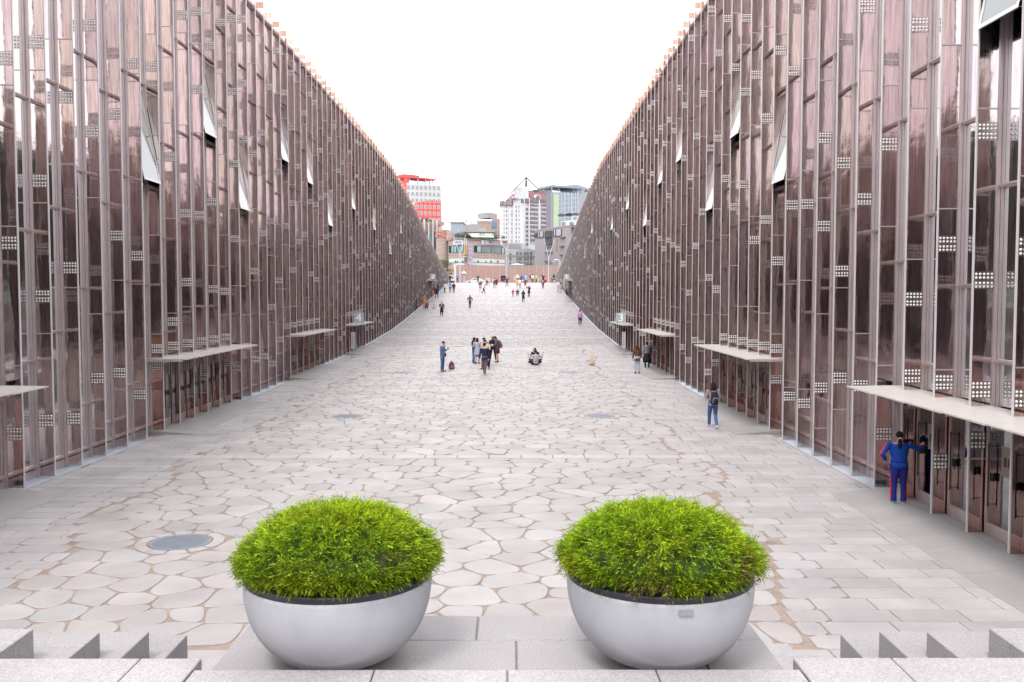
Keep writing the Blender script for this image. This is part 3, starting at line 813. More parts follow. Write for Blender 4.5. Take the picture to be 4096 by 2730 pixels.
import array
def shrub(x, y, label, seed, brown):
    rs = random.Random(seed)
    s = thing('shrub', label, 'shrub', (x, y, zl + BH), 0, 'clipped junipers in the planters')
    Rr, Hh = .75, .525
    st = MB()
    for k in range(26):
        a = rs.uniform(0, 6.283); r = rs.uniform(.1, .62)
        st.tube([(.05 * math.cos(a), .05 * math.sin(a), -.04), (r * .5 * math.cos(a), r * .5 * math.sin(a), .18), (r * math.cos(a), r * math.sin(a), rs.uniform(.2, .4))], [.02, .012, .005], 5)
    st.build('stem', BARK, s)
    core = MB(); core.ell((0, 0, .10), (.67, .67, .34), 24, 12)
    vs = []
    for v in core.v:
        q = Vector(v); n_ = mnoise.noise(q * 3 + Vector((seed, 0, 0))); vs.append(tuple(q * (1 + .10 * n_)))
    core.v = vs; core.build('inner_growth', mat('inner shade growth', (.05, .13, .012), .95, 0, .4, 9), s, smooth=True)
    V = []; Fc = []; T = []
    lumps = [(rs.uniform(0, 6.283), rs.uniform(.1, 1), rs.uniform(.06, .14), rs.uniform(-.03, .08)) for _ in range(40)]
    def surf(a, t):
        """direction a, t=0 rim .. 1 crown; returns point and outward direction"""
        el = t * math.pi / 2
        rr = math.cos(el) ** .62; zz = math.sin(el) ** .95
        bulge = 1.0 + .06 * mnoise.noise(Vector((math.cos(a) * 2.3, math.sin(a) * 2.3, t * 3 + seed))) + .05 * mnoise.noise(Vector((math.cos(a) * 5, math.sin(a) * 5, t * 6 + seed)))
        r = (Rr + .07 * math.sin(min(1, t * 2.2) * math.pi)) * rr * bulge; z = -.02 + Hh * zz * (1 + .05 * mnoise.noise(Vector((math.cos(a) * rr * 3, math.sin(a) * rr * 3, seed * 2.))))
        d = Vector((math.cos(a) * rr, math.sin(a) * rr, zz * .9 + .05)).normalized()
        return Vector((r * math.cos(a), r * math.sin(a), z)), d
    def spray(p, d, L, base, tip, nb, wide):
        """a drooping frond: a curved stem with paired needles"""
        side_ = d.cross(Vector((rs.uniform(-1, 1), rs.uniform(-1, 1), rs.uniform(-.3, .3)))).normalized()
        bend = Vector((0, 0, -1)) * rs.uniform(.1, .55) + side_ * rs.uniform(-.35, .35)
        prev = p
        for k in range(nb):
            f0 = k / nb; f1 = (k + 1) / nb
            q = p + d * L * f1 + bend * L * f1 * f1 * .55
            dd = (q - prev).normalized(); nrm = dd.cross(side_).normalized()
            c = tuple(b_ + (t_ - b_) * f1 for b_, t_ in zip(base, tip))
            ln = wide * (1 - .55 * f0) * rs.uniform(.7, 1.2)
            for sg in (-1, 1):
                e = prev + (side_ * sg * .75 + dd * .9 + nrm * rs.uniform(-.5, .5)) * ln
                w_ = (dd * .30 + nrm * rs.uniform(-.15, .15)) * ln * .55
                n0 = len(V); V.extend([tuple(prev - w_ * .5), tuple(prev + w_), tuple(e)]); Fc.append((n0, n0 + 1, n0 + 2)); T.append(c)
            prev_ = prev; prev = q
        n0 = len(V); V.extend([tuple(prev_ - side_ * .004), tuple(prev_ + side_ * .004), tuple(prev + (prev - prev_) * 1.3)]); Fc.append((n0, n0 + 1, n0 + 2)); T.append(tip)
    for k in range(3400):
        a = rs.uniform(0, 6.283); t = rs.random() ** 1.1 if rs.random() < .8 else rs.uniform(0, .25)
        c0, d0 = surf(a, t)
        inset = abs(rs.gauss(0, .04)); c0 = c0 - d0 * (inset + .03)
        c0.z += .05 + max(0, .14 - t) * .9
        d0 = (d0 + Vector((rs.gauss(0, .5), rs.gauss(0, .5), rs.gauss(.05, .4)))).normalized()
        dark = rs.uniform(.42, 1.22); bare = False; br_ = False
        for (ba, bt, br) in brown:
            if abs((a - ba + math.pi) % (2 * math.pi) - math.pi) < br * 1.6 and abs(t - bt) < br and rs.random() < .75:
                bare = rs.random() < .45; br_ = True; break
        if bare: continue
        sd_ = d0.cross(Vector((rs.gauss(0, 1), rs.gauss(0, 1), rs.gauss(0, 1)))).normalized()
        TL = rs.uniform(.05, .105); droop = rs.uniform(.1, .6)
        for q in range(rs.randint(8, 11)):
            f = rs.random()
            p = c0 + d0 * TL * f + Vector((0, 0, -1)) * droop * TL * f * f * .5 + Vector((rs.gauss(0, .012), rs.gauss(0, .012), rs.gauss(0, .012)))
            d = (d0 + sd_ * rs.choice((-1, 1)) * rs.uniform(.3, 1.1) * (1 - f * .6) + Vector((rs.gauss(0, .25), rs.gauss(0, .25), rs.gauss(0, .25)))).normalized()
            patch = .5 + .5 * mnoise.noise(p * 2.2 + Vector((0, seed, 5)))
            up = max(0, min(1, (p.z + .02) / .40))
            g = (.26 + .74 * up) * dark * (.55 + .55 * f) * (1 - min(.5, inset * 4)); yl = .72 + .45 * patch  # sunlit tops and shaded low, inner sprays painted into the greens
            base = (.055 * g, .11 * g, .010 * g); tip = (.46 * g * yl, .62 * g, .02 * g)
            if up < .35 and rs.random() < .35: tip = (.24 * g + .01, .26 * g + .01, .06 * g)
            if br_: tip = (.17, .10, .06); base = (.07, .035, .025)
            spray(p, d, rs.uniform(.035, .075), base, tip, 4, rs.uniform(.014, .022))
    # arching plumes, tips and upper ones painted brighter as highlights
    for k in range(760):
        a = rs.uniform(0, 6.283); t = rs.uniform(.08, 1) ** .9
        p, d = surf(a, t); p = p - d * .05; p.z += .03
        out = Vector((math.cos(a), math.sin(a), 0)); d = (d * .7 + out * rs.uniform(.1, .7) + Vector((rs.gauss(0, .35), rs.gauss(0, .35), .55))).normalized()
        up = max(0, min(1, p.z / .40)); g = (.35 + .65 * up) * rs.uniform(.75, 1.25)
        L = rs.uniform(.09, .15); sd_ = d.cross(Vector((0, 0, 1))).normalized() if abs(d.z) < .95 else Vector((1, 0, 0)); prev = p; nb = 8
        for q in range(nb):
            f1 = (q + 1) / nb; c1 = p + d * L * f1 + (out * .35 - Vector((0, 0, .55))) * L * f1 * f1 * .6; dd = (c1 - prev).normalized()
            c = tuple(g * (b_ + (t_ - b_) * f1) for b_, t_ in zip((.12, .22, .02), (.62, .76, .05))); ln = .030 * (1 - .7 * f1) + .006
            for sg in (-1, 1):
                e = prev + (sd_ * sg * .8 + dd * .8 + Vector((rs.uniform(-.3, .3), rs.uniform(-.3, .3), rs.uniform(-.1, .3)))) * ln
                n0 = len(V); V.extend([tuple(prev - dd * ln * .12), tuple(prev + dd * ln * .28), tuple(e)]); Fc.append((n0, n0 + 1, n0 + 2)); T.append(c)
            n0 = len(V); V.extend([tuple(prev - sd_ * .0035), tuple(prev + sd_ * .0035), tuple(c1)]); Fc.append((n0, n0 + 1, n0 + 2)); T.append(c); prev = c1
    # unruly shoots that stick out
    wild = [(rs.uniform(0, 6.283), rs.uniform(.25, .95)) for _ in range(46)] + [(math.pi + .12, .14)] * (7 if seed == 3 else 0) + [(.9, .62)] * (7 if seed != 3 else 0)
    for (a, t) in wild:
        p, d = surf(a, t); d = (d + Vector((rs.gauss(0, .25), rs.gauss(0, .2), .4))).normalized()
        for q in range(3):
            pp = p + d * .045 * q * rs.uniform(.8, 1.2); spray(pp, (d + Vector((rs.gauss(0, .2), rs.gauss(0, .2), rs.gauss(0, .2)))).normalized(), rs.uniform(.06, .11), (.06, .09, .015), (.20, .26, .06), 5, .018)
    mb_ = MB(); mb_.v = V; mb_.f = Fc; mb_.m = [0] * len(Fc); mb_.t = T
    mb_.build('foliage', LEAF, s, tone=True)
    return s
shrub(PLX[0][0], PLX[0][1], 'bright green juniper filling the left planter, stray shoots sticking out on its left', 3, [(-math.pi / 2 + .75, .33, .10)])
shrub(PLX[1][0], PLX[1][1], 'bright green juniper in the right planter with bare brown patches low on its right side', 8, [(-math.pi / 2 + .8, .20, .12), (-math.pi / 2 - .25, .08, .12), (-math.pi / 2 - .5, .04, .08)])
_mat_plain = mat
def mat(name, col, *a, **k):  # town colours lifted and paled, painting distance haze into them
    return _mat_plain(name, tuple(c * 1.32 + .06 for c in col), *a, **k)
# ================================================================== the town beyond the gate
def cC(x, y): return 1550 + x / 3.484, 680 + y / 3.484
def cD(x, y): return 1950 + x / 3.484, 680 + y / 3.484
ZG = 6.95
class Block:
    """a building: an Empty at its base, parts written in world coordinates"""
    def __init__(s, name, label, base, cat='building', group=None):
        s.o = Vector((base.x, base.y, ZG)); s.root = thing(name, label, cat, s.o, 0, group)
    def part(s, mb, name, mats, par=None, **kw):
        mb.v = [(v[0] - s.o.x, v[1] - s.o.y, v[2] - s.o.z) for v in mb.v]
        return mb.build(name, mats, par or s.root, **kw)
    def put(s, me, name, c, rz=0, par=None, sc=None):
        o = bpy.data.objects.new(name, me); COL.objects.link(o); o.parent = par or s.root
        o.location = Vector(c) - s.o; o.rotation_euler.z = rz
        if sc: o.scale = sc
        return o
class Wall:
    """a vertical wall plane between two plan points; u metres along it, outward normal toward the viewer"""
    def __init__(s, a, b):
        s.a = Vector((a.x, a.y, 0)); s.b = Vector((b.x, b.y, 0)); s.L = (s.b - s.a).length
        s.d = (s.b - s.a).normalized(); s.n = Vector((s.d.y, -s.d.x, 0)); s.rz = math.atan2(s.d.y, s.d.x)
    def P(s, u, z, o=0): v = s.a + s.d * u + s.n * o; return Vector((v.x, v.y, z))
    def slab(s, mb, u0, u1, z0, z1, o0=0, o1=.1, mi=0):
        mb.hexa([s.P(u0, z0, o1), s.P(u1, z0, o1), s.P(u1, z0, o0), s.P(u0, z0, o0)], [s.P(u0, z1, o1), s.P(u1, z1, o1), s.P(u1, z1, o0), s.P(u0, z1, o0)], mi)
    def at(s, px, py):
        """u, z where the line of sight through a photo point meets this wall"""
        d = ray(px, py); den = d.x * s.n.x + d.y * s.n.y
        t = ((s.a.x - CAM.x) * s.n.x + (s.a.y - CAM.y) * s.n.y) / den
        p = CAM + d * t
        return (Vector((p.x, p.y, 0)) - s.a).dot(s.d), p.z
def prism(mb, pts, z0, z1, mi=0, z1s=None):
    n = len(pts); z1s = z1s or [z1] * n
    mb.raw([(p.x, p.y, z0) for p in pts] + [(p.x, p.y, z) for p, z in zip(pts, z1s)], [tuple(range(n))[::-1], tuple(range(n, 2 * n))] + [(i, (i + 1) % n, n + (i + 1) % n, n + i) for i in range(n)], mi)
def win_mesh(w, h, frame=.12, bars=1, rail=True, proud=.08):
    mb = MB()
    for (a, b, c, d) in ((-w / 2, w / 2, -h / 2, -h / 2 + frame), (-w / 2, w / 2, h / 2 - frame, h / 2), (-w / 2, -w / 2 + frame, -h / 2, h / 2), (w / 2 - frame, w / 2, -h / 2, h / 2)):
        mb.box(a, b, -proud, .02, c, d, 0)
    for k in range(bars):
        x = -w / 2 + w * (k + 1) / (bars + 1); mb.box(x - frame * .35, x + frame * .35, -proud * .8, .02, -h / 2, h / 2, 0)
    if rail: mb.box(-w / 2, w / 2, -proud * .8, .02, h * .12, h * .12 + frame * .7, 0)
    mb.box(-w / 2 + .01, w / 2 - .01, -.02, .01, -h / 2 + .01, h / 2 - .01, 1)
    return mb
def win_data(mb, mats):
    o = mb.build('window', mats); me = o.data; bpy.data.objects.remove(o); return me
PANE = mat('dark town window', (.10, .13, .16), .15, 0, .4, .4, spec=.8)
TEAL = mat('teal window', (.16, .46, .42), .15, 0, .3, .3, spec=.8)
BLUEG = mat('blue window', (.14, .26, .42), .15, 0, .4, .3, spec=.8)
WHT = mat('white town paint', (.80, .81, .83), .7, 0, .05, .2)
WFR = mat('white window frame', (.82, .84, .86), .5)
RED = mat('signal red render', (1.25, .10, .085), .7, 0, .08, .2)
TAN = mat('tan brick', (.50, .34, .26), .8, 0, .12, .6)
GRY = mat('grey render', (.42, .40, .42), .8, 0, .08, .3)
BLG = mat('blue grey cladding', (.38, .44, .54), .6, 0, .06, .2)
MAROON = mat('maroon roof', (.30, .06, .09), .6, 0, .12, .5)
LIME = mat('lime cladding', (.55, .70, .40), .7, 0, .08, .3)
CONCG = mat('grey stone cladding', (.40, .36, .38), .75, 0, .07, .25)
def tile_mat():
    m, nt, b = principled('ribbed beige tile')
    tc = N(nt, 'ShaderNodeTexCoord'); bk = N(nt, 'ShaderNodeTexBrick'); bk.inputs['Scale'].default_value = 1.0
    bk.inputs['Color1'].default_value = (.36, .30, .26, 1); bk.inputs['Color2'].default_value = (.30, .23, .20, 1); bk.inputs['Mortar'].default_value = (.20, .13, .11, 1)
    bk.inputs['Brick Width'].default_value = 1.3; bk.inputs['Row Height'].default_value = .45; bk.inputs['Mortar Size'].default_value = .05
    mp = N(nt, 'ShaderNodeMapping'); mp.inputs['Rotation'].default_value = (math.pi / 2, 0, 0); nt.links.new(tc.outputs['Object'], mp.inputs[0]); nt.links.new(mp.outputs[0], bk.inputs['Vector'])
    nt.links.new(bk.outputs[0], b.inputs['Base Color']); b.inputs['Roughness'].default_value = .7
    return m
TILE = tile_mat()

def pt(px, Y): return at_depth(px, 1180, Y)
# --- red and white tower
A, Bp = pt(1628, 420), pt(1762.5, 431.5); A2 = pt(1590, 437)
w1 = Wall(A, Bp); w0 = Wall(A2, A)
bk = Block('office_block', 'white office block with red side, red lower storeys and red roof canopy', A)
ztop = w1.at(1628, 731)[1]; back = Bp + (A2 - A); back.x += 6
m = MB(); prism(m, [A2, A, Bp, back], ZG, ztop); bk.part(m, 'wall', WHT)
m = MB(); w0.slab(m, -.1, w0.L + .12, ZG, ztop + 2.4, -.05, .18); w1.slab(m, -.2, 1.0, ztop, ztop + 2.2, -1, .1)
steps = [(1659, 1673, 812), (1673, 1690, 809), (1690, 1706, 806), (1706, 1722, 802), (1722, 1762.5, 800)]
for (a, b, y) in steps:
    u0, z1 = w1.at(a, y); u1, _ = w1.at(b, y); w1.slab(m, u0, u1, ZG, z1, -.05, .12)
bk.part(m, 'red_cladding', RED)
m = MB(); w1.slab(m, -.1, w1.at(1742, 726)[0], ztop + 2.2, ztop + 2.8, -9, .8); p0, z0 = w1.at(1625, 718); p1, _ = w1.at(1684, 718)
w1.slab(m, -.5, p1, ztop + 2.8, w1.at(1650, 698)[1], -9, -1.5); bk.part(m, 'roof_canopy', RED)
m = MB()
for px in (1639, 1674, 1704, 1722, 1735): u, _ = w1.at(px, 728); w1.slab(m, u - .3, u + .3, ztop, ztop + 2.2, -.9, -.3)
bk.part(m, 'canopy_column', WHT)
wd = win_data(win_mesh(1.35, 1.75, .16, 1, True), [WFR, PANE]); wr_, rh_ = w1, 25.7
for c in range(8):
    px = 1633 + c * 17.2
    for r in range(6):
        py = 749.5 + r * 25.6 + c * .55
        if px < 1660 and r > 3: continue
        u, z = w1.at(px, py); bk.put(wd, 'window', w1.P(u, z, .13), w1.rz)
# --- tan building with columns and teal glass
A, Bp = pt(1672, 300), pt(1750, 306); w1 = Wall(A, Bp)
bk = Block('office_building', 'tan building with slim columns over teal glass, behind the left facade', A)
_, zt1 = w1.at(1700, 896); _, zt2 = w1.at(1700, 925)
m = MB(); prism(m, [A, Bp, Bp + Vector((0, 14, 0)), A + Vector((0, 14, 0))], ZG, zt1); bk.part(m, 'wall', TAN)
m = MB(); u0, _ = w1.at(1719, 884); w1.slab(m, u0, w1.L + 4, zt1 + .004, w1.at(1740, 884)[1], -9, -1); bk.part(m, 'roof_block', TAN)
for k in range(5):
    m = MB(); w1.slab(m, w1.L * k / 5 + .1, w1.L * (k + 1) / 5 - .1, ZG, zt2, -.02, .06)
    o = bk.part(m, 'window', [TEAL if k % 2 else PANE])
m = MB()
for k in range(5): w1.slab(m, w1.L * (k + .2) / 4.6, w1.L * (k + .2) / 4.6 + .35, ZG, zt1 + 1.5, .3, .7)
bk.part(m, 'column', WHT)
# --- corner shop building: round tower, two wings
A, Bc, Cc = pt(1797, 246), pt(1868, 242), pt(2028, 252)
wl, wr = Wall(A, Bc), Wall(Bc, Cc)
bk = Block('shop_building', 'beige tiled corner building with round tower, shop banners and rooftop garden', Bc)
zr = wl.at(1830, 961)[1]; zr2 = wr.at(1950, 958)[1]; z_b0, z_b1 = wr.at(1950, 1013)[1], wr.at(1950, 1036)[1]
z_w0, z_w1 = wr.at(1950, 986)[1], wr.at(1950, 1013)[1]; z_bot = wr.at(1950, 1059)[1]
m = MB(); prism(m, [A + Vector((-1, 4, 0)), A, Bc, Cc, Cc + Vector((0, 15, 0)), A + Vector((-1, 15, 0))], ZG, zr); bk.part(m, 'wall', TILE)
c = pt(1771, 249); rt = 26 * 249 / F; ztw = at_depth(1771, 926, 247)[2]
m = MB(); m.lathe([(rt, ZG), (rt, ztw), (rt + .1, ztw), (rt + .1, ztw + .5), (0, ztw + .5)], (c.x, c.y, 0), 40); tw = bk.part(m, 'tower', TILE, smooth=False)
m = MB(); b0 = at_depth(1800, 930, 249); m.box(c.x + rt * .6, b0.x + .6, 247.2, 256, zr, ztw + .3); bk.part(m, 'stair_block', TILE)
# sign wrapped round the tower
zs0, zs1 = at_depth(1771, 949, 247)[2], at_depth(1771, 929, 247)[2]
ORNG = mat('orange red sign', (.80, .16, .06), .5, 0, .25, .5); m = MB()
for q in range(14):
    a0, a1 = R(200 + 140 * q / 14), R(200 + 140 * (q + 1) / 14); r0, r1 = rt + .08, rt + .2
    g = lambda a, r, z: (c.x + r * math.cos(a), c.y + r * math.sin(a), z)
    m.hexa([g(a0, r1, zs0), g(a1, r1, zs0), g(a1, r0, zs0), g(a0, r0, zs0)], [g(a0, r1, zs1), g(a1, r1, zs1), g(a1, r0, zs1), g(a0, r0, zs1)])
sg = bk.part(m, 'shop_sign', ORNG)
m = MB(); zc = (zs0 + zs1) / 2 + .1; m.ell((c.x - .45, c.y - rt - .18, zc), (.72, .06, .40), 20, 10); bk.part(m, 'emblem', mat('navy emblem', (.04, .05, .12), .5), sg)
m = MB(); add_text(m, 'Alpha', .52, (c.x - .45, c.y - rt - .27, zc), bold=.015); bk.part(m, 'lettering', WHT, sg)
m = MB(); add_text(m, '문구', .62, (c.x + .85, c.y - rt - .05, zc), bold=.015); bk.part(m, 'lettering', mat('dark red letters', (.30, .04, .03), .6), sg)
# cornice, bands
m = MB()
for w_ in (wl, wr): w_.slab(m, -.1 if w_ is wr else 0, w_.L + .1, zr - .12, zr + .22, -.3, .16)
bk.part(m, 'cornice', mat('rust brown trim', (.26, .12, .08), .8))
BROWN = mat('stained brown panels', (.36, .20, .15), .8, 0, .25, .7, stretch=(3, 3, .5))
m = MB()
for w_ in (wl, wr): w_.slab(m, .05, w_.L - .1, z_b1, z_b0, -.02, .06)
bk.part(m, 'spandrel', TILE)
m = MB(); 
for w_ in (wl, wr): w_.slab(m, .06, w_.L - .9, z_bot - .3, z_b1 - .05, -.02, .10)
wb = bk.part(m, 'white_band', WHT)
m = MB()
for w_ in (wl, wr): w_.slab(m, .06, w_.L - .9, z_bot + .35, z_bot + .5, .1, .15)
bk.part(m, 'green_stripe', mat('green stripe', (.08, .28, .2), .6), wb)
for (w_, pxs) in ((wl, (1823, 1831, 1852)), (wr, (1911, 1943, 1963, 1990))):
    for i, px in enumerate(pxs):
        u, z = w_.at(px, 1048); bk.put(win_data(win_mesh(.55 if i != 1 else .4, .62 if i != 1 else .45, .06, 0, False, .04), [DARK, PANE]), 'window', w_.P(u, z, .12), w_.rz)
# window strips
for (w_, px0, px1, segs) in ((wl, 1797, 1856, [(0, .14, DARK), (.14, .32, TEAL), (.32, .5, TEAL), (.5, .68, PANE), (.68, 1, TEAL)]), (wr, 1896, 2018, [(0, .09, DARK), (.09, .23, TEAL), (.23, .55, PANE), (.55, .9, PANE), (.9, 1, TEAL)])):
    u0, _ = w_.at(px0, 1000); u1, _ = w_.at(px1, 1000)
    for (a, b, mt) in segs:
        m = MB(); wm = (u1 - u0) * (b - a); hh = z_w0 - z_w1
        ua, ub = u0 + (u1 - u0) * a, u0 + (u1 - u0) * b
        w_.slab(m, ua + .06, ub - .06, z_w1 + .08, z_w0 - .08, -.01, .05, 1)
        w_.slab(m, ua, ub, z_w0 - .08, z_w0, 0, .12); w_.slab(m, ua, ub, z_w1, z_w1 + .08, 0, .12); w_.slab(m, ua, ua + .06, z_w1, z_w0, 0, .12); w_.slab(m, ub - .06, ub, z_w1, z_w0, 0, .12)
        bk.part(m, 'window', [DARK, mt])
# banners and hanging signs
BANNER = mat('pale banner', (.70, .72, .80), .6, 0, .05, .5); INK = mat('ink letters', (.03, .03, .04), .6)
def banner(w_, px0, py0, px1, py1, txt, size, logo=None, name='banner'):
    u0, z1 = w_.at(px0, py0); u1, z0 = w_.at(px1, py1); m = MB(); w_.slab(m, u0, u1, z0, z1, .1, .22)
    b = bk.part(m, name, BANNER); uc = (u0 + u1) / 2
    m = MB(); c_ = w_.P(uc + ((u1 - u0) * .10 if logo else 0), (z0 + z1) / 2 + .05, .25); add_text(m, txt, size, c_, w_.d, Vector((0, 0, 1)), bold=.02, sx=1.15)
    w_.slab(m, u0 + (u1 - u0) * .3, u1 - .4, z0 + .12, z0 + .17, .22, .24)
    bk.part(m, 'lettering', INK, b)
    if logo:
        m = MB(); q = w_.P(u0 + (u1 - u0) * .13, (z0 + z1) / 2, .22); m.ell(q, (.34, .05, .34), 16, 8); bk.part(m, 'emblem', mat('pink emblem', (.75, .22, .30), .6), b)
banner(wr, 1924, 962, 2008, 983, '메이크업', .98, True)
banner(wl, 1814, 963, 1853, 980, '메이크업', .58)
def hang(px0, px1, py0, py1, m_, name, lines, tm, sz):
    """a box sign standing off the corner"""
    p0, p1 = at_depth(px0, py0, 240.6), at_depth(px1, py1, 240.6); m = MB(); m.box(p0.x, p1.x, 240.6, 241.0, p1.z, p0.z)
    b = bk.part(m, name, m_); m = MB(); n = len(lines)
    for k, t in enumerate(lines):
        add_text(m, t, sz, ((p0.x + p1.x) / 2, 240.57, p0.z + (p1.z - p0.z) * (k + .5) / n), bold=.012)
    bk.part(m, 'lettering', tm, b)
hang(1856.5, 1867, 953.5, 985, BANNER, 'hanging_sign', ['메', '이', '크', '업'], INK, .5)
hang(1857, 1867.5, 986.5, 1018, mat('yellow sign', (.90, .55, .03), .5), 'hanging_sign', ['이', '비', '인', '후', '과'], INK, .42)
hang(1858.5, 1867, 1020, 1050, mat('aubergine sign', (.10, .04, .07), .5), 'hanging_sign', ['I', 'I', 'I', 'I'], WHT, .35)
LILAC = mat('lilac notice board', (.62, .50, .72), .6, 0, .06, .5)
for (ya, yb) in ((980, 1028), (1031, 1058)):
    p0, p1 = at_depth(1870, ya, 241.2), at_depth(1890, yb, 241.2); m = MB(); m.box(p0.x, p1.x, 241.2, 241.5, p1.z, p0.z); b = bk.part(m, 'notice_board', LILAC)
    m = MB(); n = int((p0.z - p1.z) / .22)
    for k in range(1, n):
        z = p0.z - k * .22
        if k % 5 == 2: m.box(p0.x + .1, p1.x - .1, 241.17, 241.2, z - .09, z + .07)
        else:
            for c3 in range(5): m.box(p0.x + .12 + c3 * .23, p0.x + .26 + c3 * .23 + .04 * (k % 2), 241.18, 241.2, z - .03, z + .02)
    bk.part(m, 'lettering', mat('slate letters', (.22, .22, .32), .6), b)
# rooftop
m = MB(); p0, p1 = at_depth(1858, 923, 252), at_depth(1975, 938, 252); m.box(p0.x, p1.x, 252, 258, zr, p0.z - .4, 1); m.box(p0.x - .3, p1.x + .3, 251.6, 258.4, p0.z - .4, p0.z - .1, 0)
for k in range(8): x = p0.x + (p1.x - p0.x) * k / 7; m.box(x - .06, x + .06, 251.9, 252, zr, p0.z - .4, 0)
bk.part(m, 'penthouse', [GRY, mat('pale teal glazing', (.22, .38, .34), .2, 0, .2, .4)])
m = MB(); a, b, c_, d_ = at_depth(1868, 936, 251), at_depth(1968, 938, 251), at_depth(1976, 951, 245), at_depth(1888, 949, 245); m.hexa([d_, c_, b, a], [v + Vector((0, 0, .12)) for v in (d_, c_, b, a)])
bk.part(m, 'awning', mat('cream awning', (.80, .80, .66), .6, 0, .1, .8))
def ac_unit(b_, px, py, Y, sc=1):
    p = at_depth(px, py, Y); m = MB(); m.box(p.x - .55 * sc, p.x + .55 * sc, Y, Y + .5, p.z - .45 * sc, p.z + .45 * sc)
    o = b_.part(m, 'air_conditioner', WHT); m = MB(); m.lathe([(0, 0), (.2 * sc, 0)], seg=12); m.v = [(p.x - .15 + v[0], Y - .02, p.z + v[1]) for v in m.v]; b_.part(m, 'fan', DARK, o)
ac_unit(bk, 1997, 953, 247)
m = MB()
for px in (1757, 1764, 1770, 1776, 1783, 1789, 1794, 1921, 1926, 1931, 1936, 1942):
    rr = random.Random(px); top_ = rr.uniform(895, 912) - (12 if 1785 < px < 1796 else 0) + (8 if px > 1900 else 0)
    p = at_depth(px, top_, 250 if px < 1850 else 256); zb_ = ztw if px < 1850 else zr
    m.tube([(p.x, p.y, zb_), (p.x, p.y, p.z)], .05, 5); m.box(p.x - .13, p.x + .13, p.y - .1, p.y + .1, p.z - 1.5, p.z)
    m.box(p.x - .3, p.x + .3, p.y - .04, p.y + .04, zb_ + .4, zb_ + .48)
bk.part(m, 'antenna', mat('antenna grey', (.5, .5, .53), .5))
def pipe_lamp(m, a, b): m.tube([a, b], .07, 6)
m = MB(); p = wr.P(wr.L - .5, ZG, .35); m.tube([p, (p.x, p.y, zr - 1.5), wr.P(wr.L - 1.2, zr - .8, .3)], .09, 8); bk.part(m, 'drain_pipe', WHT)

# --- blocks behind: blue roof house, grey block, tan and blue block
def simple_block(name, label, px0, px1, py, Y, depth, m_, dY=0, cat='building'):
    a, b = pt(px0, Y), pt(px1, Y + dY); w_ = Wall(a, b); bk = Block(name, label, a, cat); z = w_.at(px0, py)[1]
    m = MB(); prism(m, [a, b, b + Vector((0, depth, 0)), a + Vector((0, depth, 0))], ZG, z); bk.part(m, 'wall', m_)
    return bk, w_, z
bk, w_, z = simple_block('office_building', 'plain blue grey windowless block behind the antennas of the shop building', 1803, 1852, 892, 300, 10, BLG)
m = MB(); w_.slab(m, -.3, w_.L + .3, z, z + .35, -10, .3); bk.part(m, 'roof', GRY)
m = MB(); w_.slab(m, w_.L * .62, w_.L * .66, z - 3.2, z - 2.2, 0, .1); bk.part(m, 'vent', WHT)
bk, w_, z = simple_block('office_building', 'low grey block with roof pipes between the blue grey block and the brick block', 1853, 1925, 898, 330, 12, GRY)
m = MB(); m.tube([w_.P(1, z, -1), w_.P(1, z + 1.6, -1), w_.P(3, z + 1.8, -1)], .35, 8); w_.slab(m, 2, 5, z, z + 1.3, -3, -1); w_.slab(m, .2, 1.4, z, z + 1.9, -3, -2); bk.part(m, 'roof_plant', WHT)
bk, w_, z = simple_block('office_building', 'brick block with large blue windows left of the white apartment tower', 1901, 1967, 881, 380, 16, TAN, 4)
w2 = Wall(pt(1966, 384), pt(1998, 388)); m = MB(); z2 = w2.at(1980, 873)[1]; prism(m, [w2.a, w2.b, w2.b + Vector((0, 12, 0)), w2.a + Vector((0, 12, 0))], ZG, z2); bk.part(m, 'wing', TAN)
for r in range(4):
    for cc in range(3):
        m = MB(); u0 = .3 + cc * 1.0; zz = z2 - 1.2 - r * 4.2; w2.slab(m, u0, u0 + .94, zz - 3.2, zz, 0, .08); bk.part(m, 'window', BLUEG)
m = MB(); a0 = w2.at(1972, 850); w2.slab(m, .4, w2.L + 1, z2, a0[1], -8, -2); bk.part(m, 'roof_block', GRY)
m = MB(); u0, zz = w_.at(1934, 885); u1, z3 = w_.at(1962, 893)
for k in range(6): w_.slab(m, u0 + (u1 - u0) * k / 6, u0 + (u1 - u0) * (k + .75) / 6, z3, zz, 0, .1)
bk.part(m, 'roof_lettering', BLG)

# --- white apartment tower with maroon roof
AL, AC, AR = pt(1999, 575), pt(2095, 550), pt(2213, 566)
wa, wb_ = Wall(AL, AC), Wall(AC, AR)
bk = Block('apartment_tower', 'white apartment tower with maroon mansard roof and steel pyramid frame', AC)
zt_ = wb_.at(2110, 793)[1]
m = MB(); prism(m, [AL, AC, AR, AR + Vector((-5, 22, 0)), AL + Vector((8, 22, 0))], ZG, zt_); bk.part(m, 'wall', WHT)
fl = (60.5 / 3.484) * 555 / F
wS = win_data(win_mesh(1.0, 1.5, .1, 0, False), [DARK, PANE]); wN = win_data(win_mesh(.5, 1.5, .08, 0, False), [DARK, PANE]); wW = win_data(win_mesh(1.9, 1.6, .12, 1, False), [DARK, PANE])
cnt = 0
for r in range(9):
    for (x, me) in ((232, wN), (268, wS), (400, wS), (440, wN)):
        u, z = wa.at(*cD(x, 518 + r * 60)); bk.put(me, 'window', wa.P(u, z, .02), wa.rz)
    for (x, me) in ((550, wW), (884, wW)):
        u, z = wb_.at(*cD(x, 552 + r * 61)); bk.put(me, 'window', wb_.P(u, z, .02), wb_.rz)
